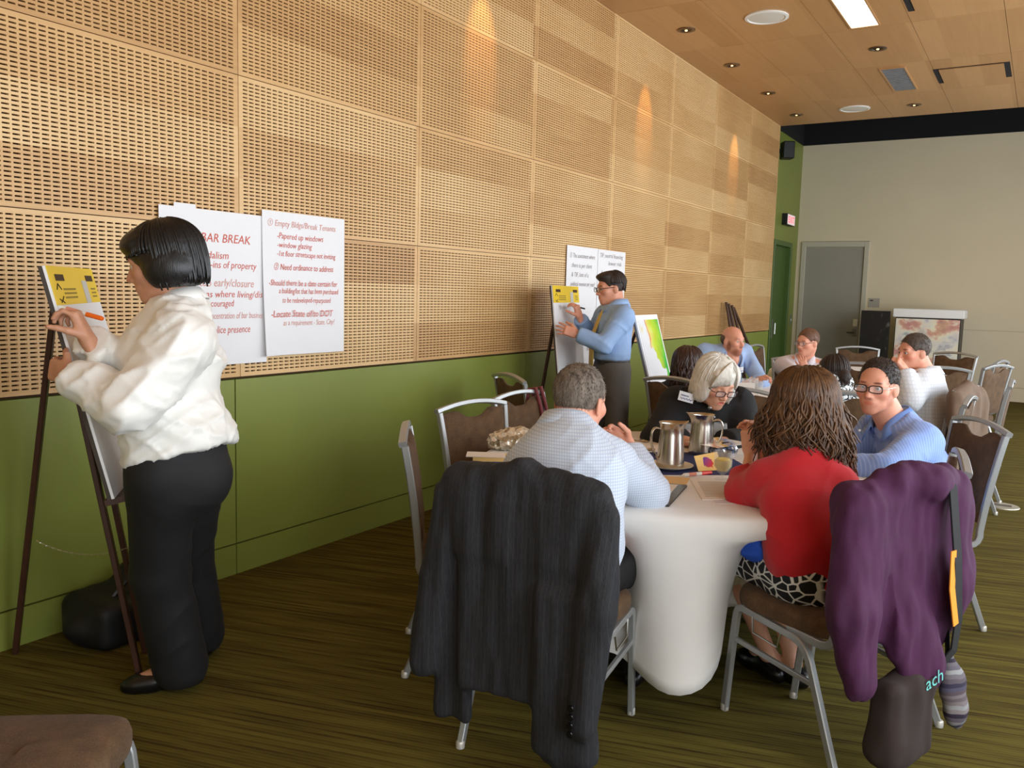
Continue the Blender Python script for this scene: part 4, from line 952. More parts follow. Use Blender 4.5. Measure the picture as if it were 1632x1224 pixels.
def make_person(label, J, head, cfg):
    """head = (centre, facing, tilt, roll); cfg holds materials and options"""
    ro = A(J['pel'][0], J['pel'][1], 0) if 'base' not in cfg else A(*cfg['base'])
    root = thing('person', label, 'person', ro); o, fw, tilt, roll = head; M = hframe(fw, tilt, roll); s = cfg.get('hs', 1.0); fem = cfg.get('fem', False)
    near = cfg.get('near', False); fine = .0042 if near else .0068; wd = cfg.get('wd', 1.0); ar = cfg.get('ar', 1.0)
    # body: one continuous figure from head to feet
    B = Field(); torso_prims(B, J, -.012, fem, wd, ar=ar, k=.04, bust=0, trap=cfg.get('trap', 1.0)); leg_prims(B, J, -.012, hipr=.12, thigh=cfg.get('thigh', .082), knee=cfg.get('kneer', .058))
    for q in 'LR': B.cone(J['an'+q], J['to'+q], .032, .024, .02)
    nb = o+M@(A(0, -.030, -.075)*s); nr = (.050 if fem else .060)*cfg.get('neck', 1.0)
    B.cone(nb+M@A(0, 0, .03), J['nk']-UP*.01, nr, nr*1.08, .025)
    zones = [(o, .135*s, fine)]; add_head(B, o, M, s, fem, cfg.get('open', False), cfg.get('full', 0.0), cfg.get('lids', False))
    for q, sd in (('L', -1), ('R', 1)):
        hd = cfg.get('hand'+q)
        if hd is None: hd = dict(d=J['wr'+q]-J['el'+q], n=-UP)
        add_hand(B, J['wr'+q], hd['d'], hd['n'], hd.get('side', sd), hd.get('curl', (.35, .5, .35)), hd.get('spread', .06), hd.get('thumb', (.3, .2)), hd.get('s', .92 if fem else 1.0), hd.get('curls'))
        if hd.get('vis', True): zones.append((J['wr'+q]+nrm(hd['d'])*.075, .085, .0042 if near else .006))
    solid('body', B, .014 if near else .018, cfg['skin'], root, ro, zones, 1, cols=face_tint(o, M, s, cfg.get('brow', (.25, .18, .15)), cfg.get('lip', (.82, .55, .52)), cfg.get('stubble'), cfg.get('ruddy', .12), cfg.get('lids', False)))
    if cfg.get('eyes', True): add_eyes(root, ro, o, M, s, cfg.get('gaze', (0, 1, 0)))
    # clothes
    h = .0085 if near else .013
    T = Field(); torso_prims(T, J, cfg.get('tg', .012), fem, wd, cfg.get('belly', 0), True, cfg.get('sleeve', .96), bust=cfg.get('bust', 0), ar=ar, trap=cfg.get('trap', 1.0))
    for p in cfg.get('extra', []): getattr(T, p[0])(*p[1:])
    ax = nrm(J['nk']-J['che']); T.cut(J['nk']+ax*cfg.get('ncut', .018 if cfg.get('collar') else .034)+nrm(J['F'])*.01, ax+J['F']*.25, .16)
    if cfg.get('vneck'): T.ell(J['nk']+nrm(J['F']*.8+M[:, 1]*.5)*.085+ax*.005, A(.030, .030, .062), None, .006, True)
    if cfg.get('sleeve', .96) > .3:
        for q in 'LR':
            e = J['el'+q]+(J['wr'+q]-J['el'+q])*(cfg.get('sleeve', .96)-.01); T.cut(e, J['wr'+q]-J['el'+q], .085)
    hem = cfg.get('hem', .05); T.cut(J['pel']+UP*hem+cfg.get('hemoff', A(0, 0, 0)), cfg.get('hemn', -UP), .42)
    fo = cfg.get('folds', [(.0045, .075, (1, 1, .6), 1.0+len(label)*.37), (.0022, .03, (1, 1, .6), 4.)])
    top = solid(cfg.get('topname', 'shirt'), T, h, cfg['top'], root, ro, None, 2, fo)
    if cfg.get('legs') is not None:
        Lg = Field(); leg_prims(Lg, J, .012, thigh=cfg.get('thigh', .082), knee=cfg.get('kneer', .06), ank=cfg.get('ankr', .05), hipr=cfg.get('hipr', .14))
        for p in cfg.get('lextra', []): getattr(Lg, p[0])(*p[1:])
        Lg.cut(J['pel']+UP*(hem+.05), UP, .3)
        for q in 'LR': Lg.cut(J['an'+q]-UP*.068, -UP, .2)
        solid('trousers', Lg, h*1.15, cfg['legs'], root, ro, None, 2, [(.004, .09, (1, 1, 1.5), 2.)])
    feet(root, ro, J, cfg.get('shoe', mat('black_shoe_leather', S(14, 13, 14), .3)), .010 if near else .014)
    if cfg.get('collar'): collar(root, ro, J['nk']+ax*.020, ax+M[:, 2]*.7, M[:, 1]*.4+J['F'], nr*1.18+.006, .042, cfg['collar'], cfg.get('copen', .6))
    return root, ro, o, M, s
def hair_solid(root, ro, o, M, s, mt, prims, h=.006, fold=None, name='hair', sm=1):
    """prims in head space: ('ell', c, r, sub, k) or ('cone', a, b, ra, rb, sub, k)"""
    F = Field()
    for p in prims:
        if p[0] == 'ell': F.ell(o+M@(A(*p[1])*s), A(*p[2])*s, M, p[4] if len(p) > 4 else .02, p[3] if len(p) > 3 else False)
        elif p[0] == 'cone': F.cone(o+M@(A(*p[1])*s), o+M@(A(*p[2])*s), p[3]*s, p[4]*s, p[6] if len(p) > 6 else .02, sub=p[5] if len(p) > 5 else False)
        elif p[0] == 'cut': F.cut(o+M@(A(*p[1])*s), M@A(*p[2]), p[3])
    return solid(name, F, h, mt, root, ro, None, sm, fold)
def strands(root, ro, mt, paths, r0, r1, sides=5, name='hair_locks', parent=None):
    b = MB()
    for p in paths:
        n = len(p); b.tube(p, [r0*(min(1, .35+3*i/n)) if i < n*.65 else r0+(r1-r0)*(i/(n-1)-.65)/.35 for i in range(n)], sides)
    b.v = [tuple(np.array(v)-ro) for v in b.v]; o = b.build(name, mt, parent or root, smooth=True); return o
SHORT = [('ell', (0, -.018, .036), (.083, .101, .094)), ('ell', (0, .075, -.01), (.070, .062, .072), True, .012), ('ell', (0, -.0, -.115), (.12, .13, .085), True, .012), ('ell', (.082, .012, -.02), (.02, .028, .045), True, .01), ('ell', (-.082, .012, -.02), (.02, .028, .045), True, .01)]

def crop_strands(root, ro, o, M, s, mt, ho, n=900, ln=.014, r=.0013, seed=4, lift=.25):
    """short hairs growing from the cropped hair surface, swept down and back from the crown"""
    me = ho.data; k = len(me.vertices); co = np.empty(k*3, np.float32); no = np.empty(k*3, np.float32); me.vertices.foreach_get('co', co); me.vertices.foreach_get('normal', no)
    co = co.reshape(-1, 3)+ro; no = no.reshape(-1, 3); g = np.random.default_rng(seed); L = (co-o)@M/s
    ok = np.where((np.linalg.norm((L-A(0, -.018, .036))/A(.083, .101, .094), axis=1) > .93))[0]; b = MB(); cr = A(0, -.05, .13)
    for i in g.choice(ok, min(n, len(ok)), replace=False):
        d = L[i]-cr; d = nrm(M@d); N = no[i]; t = nrm(d-N*(d@N)+g.normal(size=3)*.22); p = co[i]-N*.002-ro; l = ln*(.7+.6*g.random())
        e = nrm(np.cross(t, N)); q1 = p+t*l*.55+N*l*lift*.6; q2 = p+t*l+N*l*lift*.5
        b.add([p+e*r, p-e*r, p+N*r*1.2, q1+e*r*.9, q1-e*r*.9, q1+N*r, q2], [(0, 3, 5, 2), (2, 5, 4, 1), (1, 4, 3, 0), (3, 6, 5), (5, 6, 4), (4, 6, 3)])
    return b.build('hair_strands', mt, root)
# ------------------------------------------------------------------ people: fabrics
def m_check(name, base, line, sc, stripes=False, mixf=.6):
    t = NT(name); x, y, z = t.sep(t.obj())
    def ln(c): return t.math('LESS_THAN', t.math('FRACT', t.math('MULTIPLY', c, sc)), .32)
    a = ln(t.math('ADD', x, t.math('MULTIPLY', y, .6)))
    f = a if stripes else t.math('MAXIMUM', a, ln(z)); t.color(t.mix(t.math('MULTIPLY', f, mixf), base, line)); t.set(Roughness=.8); t.b.inputs['Sheen Weight'].default_value = .15
    t.bump(t.noise(t.obj(), 500, 2), .2, .001); return t.m
WHITEB = mat('white_satin_blouse', S(232, 230, 224), .42, bump=.1, bscale=500, **{'Sheen Weight': .2})
BLACKT = mat('black_trouser_wool', S(14, 13, 15), .75, bump=.2, bscale=600)
BLUES = mat('light_blue_shirt', S(150, 180, 222), .75, bump=.15, bscale=600); BLUE7 = mat('sky_blue_shirt', S(160, 186, 226), .75)
GREYT = mat('grey_trousers', S(92, 86, 80), .75, bump=.2, bscale=500)
CHECK = m_check('pale_blue_check_shirt', S(206, 214, 226), S(150, 168, 196), 105, mixf=.55); STRIPE = m_check('blue_striped_shirt', S(128, 158, 220), S(172, 194, 236), 62, True, .5)
LILAC = mat('pale_lilac_shirt', S(214, 208, 214), .8); WHITES = m_check('white_grid_shirt', S(226, 228, 232), S(180, 188, 200), 40, mixf=.35)
RED = mat('red_knit_cardigan', S(190, 12, 26), .85, bump=.5, bscale=420, bdist=.002, **{'Sheen Weight': .2})
BLACKJ = mat('black_knit_jacket', S(17, 17, 19), .85, bump=.3, bscale=400)
KHAKI = mat('khaki_trousers', S(196, 182, 158), .8); NAVYT = mat('dark_navy_trousers', S(22, 24, 34), .8)
def m_giraffe():
    t = NT('giraffe_print_skirt'); v = t.n('ShaderNodeTexVoronoi', feature='DISTANCE_TO_EDGE'); v.inputs['Scale'].default_value = 22; t.l(t.mapv(t.obj(), (1, 1, 1.2)), v.inputs['Vector'])
    t.color(t.ramp(v.outputs['Distance'], [(.05, S(226, 224, 218)), (.085, S(12, 12, 16))])); t.set(Roughness=.7); return t.m
def m_bw():
    t = NT('black_white_print'); n = t.noise(t.obj(), 60, 3, .7); t.color(t.ramp(n, [(.47, S(16, 18, 20)), (.53, S(232, 236, 236))])); t.set(Roughness=.8); return t.m
def m_dots():
    t = NT('polka_dots'); v = t.n('ShaderNodeTexVoronoi'); v.inputs['Scale'].default_value = 60; v.inputs['Randomness'].default_value = .15; t.l(t.obj(), v.inputs['Vector']); t.color(t.ramp(v.outputs['Distance'], [(.26, S(236, 236, 236)), (.34, S(14, 14, 16))])); return t.m
def crown_paths(o, M, s, n, phr, c, R, zb, out=.0, wave=0.0, wf=9., jit=.006, th0=12, seed=1, seg=16, inward=0.0, part=None, zj=.02):
    """locks from the crown over an ellipsoid, then hanging to z=zb (head space; phi 0 = back, +-pi = front)"""
    g = np.random.default_rng(seed); out_ = []
    for k in range(n):
        ph = phr[0]+(phr[1]-phr[0])*(k+g.random()*.8)/n; zz = zb(ph) if callable(zb) else zb; zz += g.normal()*zj
        sc = 1+g.normal()*.018; pts = []; f0, f1 = g.random(2)*6.3; th_s = math.radians(th0+g.random()*18)
        for i in range(seg+1):
            u = i/seg
            if u < .5:
                th = th_s+(math.pi/2-th_s)*u/.5; r = math.sin(th); z = c[2]+R[2]*math.cos(th)*sc
            else:
                q = (u-.5)/.5; r = 1+out*q-inward*q**3; z = c[2]+(zz-c[2])*q
            w = wave*max(0, u-.3)*1.4; a = ph+w*math.sin(wf*u*2+f0)*1.0; r *= sc*(1+w*.35*math.sin(wf*u*2+f1))
            pts.append(o+M@(A((c[0]+R[0]*r*math.sin(a)), c[1]-R[1]*r*math.cos(a), z)*s))
        out_.append(pts)
    return out_

# ------------------------------------------------------------------ the standing woman writing
F1 = nrm(-RT*.97+FW*.22); l1 = lat(F1)
J = dict(F=F1, pel=at(284, 742, 2.90), wai=at(272, 660, 2.88), che=at(274, 575, 2.87), nk=at(288, 492, 2.86),
         shL=at(290, 545, 2.72), elL=at(206, 648, 2.60), wrL=at(112, 597, 2.665), shR=at(262, 535, 3.02), elR=at(208, 606, 3.05), wrR=at(137, 538, 2.82))
_dn = -UP*math.cos(a1)+n1*math.sin(a1); _nn = nrm(np.cross(t1, _dn)); _nn = _nn if _nn@n1 > 0 else -_nn; _v = ray(139, 541); J['wrR'] = CAMP+_v*(((nt1-CAMP)@_nn+.085)/(_v@_nn)); J['elR'] = J['wrR']+nrm(at(214, 615, 2.95)-J['wrR'])*.235
J['hiL'] = J['pel']+l1*.09; J['hiR'] = J['pel']-l1*.09
aL = onz(288, 1096); aR = onz(318, 1042)
J['anL'] = A(aL[0], aL[1], .09); J['anR'] = A(aR[0], aR[1], .09)
for q in 'LR': J['kn'+q] = (J['hi'+q]+J['an'+q])/2+F1*.045; J['to'+q] = J['an'+q]+nrm(F1+(l1 if q == 'L' else -l1)*.55)*.16-UP*.055
HD1 = nrm(-RT*.34+UP*.9-FW*.1); HN1 = -_nn*.9-UP*.35; HN1 = nrm(HN1-HD1*(HN1@HD1)); KN1 = J['wrR']+HD1*.09+np.cross(HD1, HN1)*.034; hc1 = at(259, 418, 2.82)
r, ro, o, M, s = make_person('standing woman in white blouse and black trousers writing on a flip chart', J, (hc1, nrm(-RT*.98-FW*.10), .24, 0), dict(
    skin=SKIN_C, fem=True, near=True, wd=1.16, ar=1.18, tg=.024, hs=1.06, top=WHITEB, topname='blouse', legs=BLACKT, hem=.045, hemn=-UP-F1*.26, bust=1.0, sleeve=.93, collar=None, thigh=.100, kneer=.085, ankr=.088, hipr=.165,
    folds=[(.017, .065, (1, 1, .55), 1.3), (.007, .03, (1, 1, .6), 4.)], full=.006, trap=.6, base=tuple(A(aL[0], aL[1], 0)),
    extra=[('cone', J['pel']+UP*.09-F1*.03, J['pel']+UP*.0-F1*.035, .165, .185, .05, F1, .92)], lextra=[('ell', J['pel']-F1*.09-UP*.03, (.10, .10, .12), None, .05)],
    handL=dict(d=-RT*.85+UP*.12+FW*.45, n=FW*.8-RT*.1, curl=(.7, .9, .6), s=.98), handR=dict(d=-RT*.34+UP*.9-FW*.1, n=-_nn*.9-UP*.35, curl=(.55, .75, .35), curls=((.75, .95, .45), (.95, 1.0, .5), (1.1, 1.1, .6), (1.2, 1.2, .7)), thumb=(.9, .35), s=1.0)))
collar(r, ro, J['nk']+UP*.030, UP+F1*.25, F1, .066, .03, WHITEB, .8, .06)
hair_solid(r, ro, o, M, s, H_BLACK, [('ell', (0, -.018, .034), (.094, .113, .100)), ('ell', (0, -.055, -.030), (.096, .072, .072), False, .04), ('ell', (.072, -.020, -.030), (.032, .062, .062), False, .03), ('ell', (-.072, -.020, -.030), (.032, .062, .062), False, .03), ('ell', (0, .062, .066), (.072, .046, .042), False, .03),
     ('ell', (0, .112, -.04), (.085, .074, .088), True, .012), ('cut', (0, -.02, -.085), (0, .1, -1), .3)], .007, [(.0025, .02, (1, 1, 4), 2.)])
strands(r, ro, H_BLACK, crown_paths(o, M, s, 140, (-1.72, 1.72), (0, -.02, .03), (.098, .116, .104), lambda p: -.085+.004*abs(p), .02, .02, 4, seed=3, inward=.12, zj=.005)+crown_paths(o, M, s, 46, (1.72, 4.56), (0, -.02, .03), (.098, .116, .104), lambda p: .034, .0, .02, 4, seed=4, inward=.0, zj=.006), .0052, .0028)
autosmooth(MB().tube([J['wrL']-ro+nrm(J['elL']-J['wrL'])*.012+(.033*math.cos(a))*UP+(.030*math.sin(a))*nrm(np.cross(UP, J['elL']-J['wrL'])) for a in [2*math.pi*k/20 for k in range(21)]], .005, 6).build('bracelet', mat('bracelet_beads', S(96, 84, 70), .4, var=.6, vscale=120), r))

# ------------------------------------------------------------------ the standing man in shirt and tie
F2 = nrm(-RT*.92-FW*.36); l2 = lat(F2); d2 = 6.4
J = dict(F=F2, pel=at(975, 590, d2), wai=at(974, 555, d2), che=at(976, 522, d2), nk=at(982, 489, d2), shL=at(994, 505, d2-.17), elL=at(962, 550, d2-.24), wrL=at(919, 532, d2-.20),
         shR=at(964, 503, d2+.16), elR=at(942, 538, d2+.24), wrR=at(924, 506, d2+.06))
J['hiL'] = J['pel']+l2*.09; J['hiR'] = J['pel']-l2*.09
for q, w in (('L', .13), ('R', -.13)): J['an'+q] = A(*(J['pel']+l2*w)[:2], .09)+F2*(.06 if q == 'R' else -.08); J['kn'+q] = (J['hi'+q]+J['an'+q])/2+F2*.04; J['to'+q] = J['an'+q]+F2*.17-UP*.055
hc2 = at(973, 459, d2)
r, ro, o, M, s = make_person('standing man in light blue shirt and yellow tie writing on a flip chart', J, (hc2, nrm(-RT*.96-FW*.25), .14, 0), dict(
    skin=SKIN_B, wd=.98, top=BLUES, legs=GREYT, hem=.082, tg=.018, near=True, brow=(.25, .18, .14), sleeve=.95, collar=BLUES, kneer=.07, ankr=.066, thigh=.088, shoe=mat('dark_shoe', S(24, 20, 18), .35),
    folds=[(.007, .085, (1, 1, .55), 2.3), (.003, .035, (1, 1, .6), 4.)],
    handL=dict(d=-RT*.9+UP*.28, n=-RT*.1-UP*.2+FW*.9, curl=(.25, .25, .2), spread=.2), handR=dict(d=-RT*.3+UP*.9, n=-RT*.7+FW*.4-UP*.2, curl=(.6, .9, .5), thumb=(.7, .3))))
hair_solid(r, ro, o, M, s, H_DARK, SHORT+[('ell', (0, .045, .092), (.066, .060, .028), False, .03)], .006, [(.003, .02, (1, 1, 2.), 2.)])
strands(r, ro, H_DARK, crown_paths(o, M, s, 70, (-2.0, 2.0), (0, -.02, .034), (.085, .104, .098), lambda p: -.005+.03*abs(p)-.03*(abs(p) < 1), -.12, .02, 4, seed=5, zj=.01, seg=12), .005, .0025)
glasses(r, ro, o, M, s, th=.0024)
tp = [J['nk']+F2*.085-UP*.0, J['nk']+F2*.13-UP*.06, J['che']+F2*.155-UP*.03, J['wai']+F2*.165+UP*.02, J['wai']+F2*.165-UP*.13]
tb = MB(); tb.loft([[p-ro+l2*w*a+F2*b for a, b in ((-1, 0), (-.5, .006), (.5, .006), (1, 0), (.5, -.004), (-.5, -.004))] for p, w in zip(tp, (.016, .024, .034, .042, .038))])
tb.build('tie', mat('yellow_tie', S(206, 172, 88), .6), r, smooth=True)
bl = MB(); bl.loft([[J['pel']-ro+UP*(.045+z)+F2*(.118*rr*math.cos(a))+l2*(.165*rr*math.sin(a)) for a in [2*math.pi*k/28 for k in range(28)]] for z, rr in ((0, 1.0), (0, 1.03), (.032, 1.03), (.032, 1.0))]); bl.build('belt', DARKM, r)

# ------------------------------------------------------------------ man with grizzled hair, back to us
F3 = nrm(A(-.06, 1, 0)); J = seated((2.12, 2.47, .57), F3, .42, torso=.47)
J.update(nk=at(903, 690, 2.93), che=at(900, 765, 2.84), wai=at(895, 850, 2.79), shL=at(848, 752, 2.90), shR=at(968, 738, 2.92), elL=at(816, 815, 3.02), wrL=at(905, 745, 3.20), elR=at(1030, 782, 3.05), wrR=at(1003, 716, 3.18))
r, ro, o, M, s = make_person('seated man with grizzled cropped hair in a pale blue checked shirt', J, (at(925, 640, 2.97), nrm(FW*.82+RT*.57), .18, 0), dict(
    skin=SKIN_B, near=True, wd=1.12, ar=1.14, tg=.020, top=CHECK, legs=BLACKT, hem=-.03, hs=1.03, neck=1.08, thigh=.092, kneer=.07, ruddy=.2, collar=CHECK, trap=.6, belly=1.1,
    extra=[('cone', J['wai']-F3*.02, J['pel']-F3*.02, .175, .185, .06, F3, .75)],
    folds=[(.007, .09, (1.2, 1.2, .5), 5.), (.0025, .035, (1, 1, .6), 4.)], handR=dict(d=-RT*.75+UP*.6+FW*.1, n=-FW*.6-RT*.3, curl=(.6, .7, .5)), handL=dict(d=RT, n=-UP, vis=False)))
ho = hair_solid(r, ro, o, M, s, H_GREY, SHORT, .0055)
crop_strands(r, ro, o, M, s, H_GREY, ho, 2200, .012)

# ------------------------------------------------------------------ woman in red, back to us
F4 = nrm(A(-.80, .60, 0)); J = seated((2.86, 3.03, .57), F4, .28, shw=.165, torso=.45, knee=.42); l4 = lat(F4)
J.update(nk=at(1280, 742, 3.02), che=at(1288, 808, 2.96), wai=at(1293, 870, 2.93), shL=at(1230, 768, 3.04), shR=at(1326, 776, 2.98), elL=at(1188, 788, 3.14), wrL=at(1196, 722, 3.32), elR=at(1290, 770, 3.30), wrR=at(1206, 715, 3.36))
for q, (ax_, ay_) in (('L', (1225, 1082)), ('R', (1262, 1092))):
    p = onz(ax_, ay_); J['an'+q] = A(p[0], p[1], .09); J['to'+q] = J['an'+q]+F4*.15-UP*.055
J['knL'] = A(*(J['hiL']+F4*.40)[:2], .50); J['knR'] = A(*(J['hiR']+F4*.40)[:2], .50)
r, ro, o, M, s = make_person('seated woman with long wavy brown hair in a red cardigan and giraffe print skirt', J, (at(1272, 640, 3.12), nrm(FW*.80-RT*.6), .15, 0), dict(
    skin=SKIN_A, fem=True, near=True, wd=.98, ar=1.10, tg=.018, top=RED, topname='cardigan', legs=None, hem=-.055, sleeve=.42, shoe=mat('black_clog', S(14, 13, 15), .3), eyes=False, neck=1.0, trap=.5,
    extra=[('cone', J['wai']-F4*.01, J['pel']-F4*.015, .155, .185, .05, F4, .78)], folds=[(.005, .10, (1, 1, .6), 6.), (.002, .04, (1, 1, 1), 4.)],
    handL=dict(d=UP*.93-RT*.15+FW*.1, n=RT*.75+FW*.3, curl=(.5, .7, .4), s=.95), handR=dict(d=UP*.9-RT*.3+FW*.1, n=-RT*.5-FW*.5, curl=(.5, .7, .4), s=.95)))
sk = Field()
for q in 'LR': sk.cone(J['hi'+q]-F4*.02, J['kn'+q]-F4*.02, .118, .085, .09)
sk.cone(J['pel']+UP*.08, J['pel']-UP*.02, .17, .17, .06, F4, .85); m_ = (J['knL']+J['knR'])/2; sk.cone(J['pel'], m_-F4*.03, .11, .08, .06); sk.cut(m_+F4*.035, F4, .3).cut(J['pel']-UP*.095, -UP, .5).cut(J['pel']+UP*.05, UP, .3)
solid('skirt', sk, .010, m_giraffe(), r, ro, None, 2, [(.006, .10, (1, 1, 1), 2.)])
U4 = hframe(nrm(FW*.80-RT*.6))
hair_solid(r, ro, o, U4, s, H_BROWN, [('ell', (0, -.02, .032), (.096, .115, .100)), ('ell', (0, -.045, -.09), (.112, .085, .14), False, .04), ('ell', (.07, -.0, -.08), (.05, .07, .12), False, .03), ('ell', (-.07, -.0, -.08), (.05, .07, .12), False, .03), ('ell', (0, -.04, -.12), (.142, .112, .10), False, .05), ('ell', (0, -.045, -.185), (.158, .125, .06), False, .05), ('ell', (0, .135, -.06), (.080, .085, .16), True, .015)], .008, [(.006, .035, (1, 1, 3), 2.)])
strands(r, ro, H_BROWN, crown_paths(o, U4, s, 420, (-2.3, 2.3), (0, -.022, .03), (.103, .120, .104), lambda p: -.235+.03*abs(p), .50, .15, 6., seed=9, zj=.022, seg=24)
        + crown_paths(o, U4, s, 300, (-2.2, 2.2), (0, -.022, .03), (.108, .125, .107), lambda p: -.20+.03*abs(p), .56, .19, 7., seed=19, zj=.03, seg=24), .0052, .0022, 4)

# ------------------------------------------------------------------ white haired woman in black
F5 = nrm(A(.22, -.97, 0)); J = seated((1.93, 4.70, .57), F5, .40, shw=.17, torso=.46)
J.update(nk=at(1130, 641, 4.55), che=at(1124, 684, 4.62), shR=at(1080, 644, 4.62), shL=at(1174, 646, 4.58), elR=at(1046, 700, 4.44), wrR=at(1092, 703, 4.22), elL=at(1190, 705, 4.42), wrL=at(1150, 705, 4.22))
h5 = (at(1141, 609, 4.44), nrm(-FW*.86+RT*.30), .42, .06)
r, ro, o, M, s = make_person('white-haired woman in glasses and black jacket looking down at the table', J, h5, dict(
    skin=SKIN_A, fem=True, near=True, wd=1.18, ar=1.25, tg=.022, top=BLACKJ, topname='jacket', legs=NAVYT, hem=-.05, hs=1.05, brow=(.75, .66, .58), lip=(.78, .38, .36), open=True, ruddy=.2, eyes=False, lids=True, full=.004, trap=1.3, sleeve=.9,
    handL=dict(d=-RT*.6-FW*.6, n=-UP, curl=(.4, .5, .3)), handR=dict(d=RT*.6-FW*.6, n=-UP, curl=(.4, .5, .3))))
hair_solid(r, ro, o, M, s, H_WHITE, [('ell', (0, -.02, .036), (.094, .112, .102)), ('ell', (.072, -.0, -.035), (.030, .068, .075), False, .03), ('ell', (-.072, -.0, -.035), (.030, .068, .075), False, .03), ('ell', (0, -.07, -.04), (.09, .06, .09), False, .03), ('ell', (.02, .070, .078), (.055, .028, .020), False, .03), ('ell', (0, .115, -.045), (.060, .062, .088), True, .012)], .0055, [(.002, .018, (1, 1, 3), 2.)])
strands(r, ro, H_WHITE, crown_paths(o, M, s, 130, (-2.25, 2.25), (0, -.02, .033), (.097, .116, .106), lambda p: -.105+.012*abs(p), .03, .03, 4, seed=13, zj=.012, inward=.08)
        + [bez(o+M@(A(-.03, .03, .135)*s), o+M@(A(.02+.07*k/16, .115, .11)*s), o+M@(A(-.01+.085*k/16, .098-.025*k/16, .035-.03*(k/16))*s), 10) for k in range(17)]
        + [bez(o+M@(A(-.03, .03, .135)*s), o+M@(A(-.05-.03*k/8, .09, .11)*s), o+M@(A(-.055-.025*k/8, .088-.03*k/8, .04-.05*(k/8))*s), 10) for k in range(9)], .006, .003)
glasses(r, ro, o, M, s, th=.0022, frame_m=mat('dark_red_frame', S(52, 22, 24), .3), w=.026, h=.015, z0=-.006)
for q in (-1, 1): MB().sphere(o+M@(A(q*.082, -.008, -.048)*s)-ro, .005, 8, 6).build('pearl_earring', WHITEP, r)
def name_tag(root, ro, c, x, y, w, h, label='white name sticker'):
    n = nrm(np.cross(x, y)); x = nrm(x); y = nrm(y); b = MB(); b.slab(lambda u, v: c-ro+x*w*(u-.5)+y*h*(v-.5)+n*(.003-.012*(2*u-1)**2*.5), lambda u, v: c-ro+x*w*(u-.5)+y*h*(v-.5)+n*(.001-.012*(2*u-1)**2*.5), 4, 1)
    tg = b.build('name_tag', mat('name_tag_paper', S(236, 238, 242), .6), root)
    for k, (yy, ww) in enumerate(((.12, .5), (-.2, .8))):
        lb = MB(); lb.tube([c-ro+x*w*(-.38+ww*i/14)+y*h*(yy+.07*math.sin(i*1.9+k))+n*.0045 for i in range(15)], .0016, 4); lb.build('handwriting', mat('blue_ink', S(70, 80, 140), .6), tg)
name_tag(r, ro, at(1094, 633, 4.46)+0*F5, RT*1.0-UP*.25, UP+RT*.2, .082, .050)
for px_, py_ in ((1131, 680), (1137, 695)):
    MB().sphere(at(px_, py_-30, 4.40)-ro, (.010, .006, .010), 10, 6).build('button', mat('silver_button', S(150, 150, 150), .3, .8), r)

# ------------------------------------------------------------------ man in blue stripes and glasses
F6 = nrm(A(-.85, -.5, 0)); J = seated((3.06, 4.40, .57), F6, .45, torso=.48)
J.update(nk=at(1424, 674, 3.98), che=at(1452, 732, 3.98), wai=at(1478, 800, 4.0), shL=at(1468, 704, 3.82), elL=at(1408, 752, 3.62), wrL=at(1330, 742, 3.74), shR=at(1398, 684, 4.16), elR=at(1345, 735, 4.12), wrR=at(1315, 722, 3.95))
r, ro, o, M, s = make_person('seated man in blue striped shirt and dark glasses facing the table', J, (at(1398, 616, 3.90), nrm(-FW*.74-RT*.67), .02, .03), dict(
    skin=SKIN_B, near=True, wd=1.08, ar=1.06, tg=.020, top=STRIPE, legs=KHAKI, hem=-.02, hs=1.03, brow=(.28, .2, .17), stubble=(.74, .66, .62), ruddy=.22, collar=mat('blue_collar', S(120, 156, 226), .7), copen=1.0, vneck=True, sleeve=.95, neck=1.08, belly=1.0, trap=.7,
    folds=[(.009, .09, (1, 1, .55), 7.), (.003, .035, (1, 1, .6), 4.)], extra=[('cone', J['wai'], J['pel'], .17, .175, .06, F6, .8)], gaze=(-.15, 1, .05)))
hair_solid(r, ro, o, M, s, H_DARK, [('ell', (0, -.02, .037), (.082, .100, .094))]+SHORT[1:2]+[('ell', (0, .08, .03), (.066, .052, .055), True, .012)]+SHORT[2:], .0055)
r_h = [q for q in r.children if q.name.startswith('hair')][0]; crop_strands(r, ro, o, M, s, H_DARK, r_h, 1600, .016)
glasses(r, ro, o, M, s, th=.0024, w=.028, h=.016, temple=mat('pale_temple', S(214, 206, 190), .3))
MB().sphere(J['nk']+F6*.155-UP*.04-ro, .006, 8, 6).build('button', WHITEP, r)

# ------------------------------------------------------------------ bald bearded man
F7 = nrm(A(.72, -.69, 0)); J = seated((1.05, 7.44, .57), F7, .08, torso=.47)
J.update(nk=at(1166, 572, 7.44), elR=at(1142, 622, 7.3), wrR=at(1188, 612, 7.12), elL=at(1214, 612, 7.3), wrL=at(1206, 606, 7.06))
r, ro, o, M, s = make_person('bald bearded man in sky blue shirt seated behind a glass', J, (at(1168, 543, 7.42), nrm(-FW*.80+RT*.55), .05, 0), dict(
    skin=SKIN_B, top=BLUE7, legs=NAVYT, hem=0.0, stubble=(.42, .29, .22), brow=(.4, .3, .25), ruddy=.18, collar=BLUE7, copen=1.0, vneck=True, hs=1.02, tg=.018,
    handL=dict(d=RT*.6+UP*.3-FW*.3, n=-RT*.3-UP*.7, curl=(.7, .9, .5)), handR=dict(d=RT*.9-FW*.2, n=FW*.4+RT*.2, curl=(.7, .9, .5))))
hair_solid(r, ro, o, M, s, H_DBR, [('ell', (0, -.022, .012), (.080, .098, .075)), ('ell', (0, .05, .02), (.12, .085, .12), True, .012), ('ell', (0, -.0, .10), (.10, .13, .055), True, .01), ('ell', (0, 0, -.115), (.12, .13, .085), True, .012)], .006, name='hair_fringe')
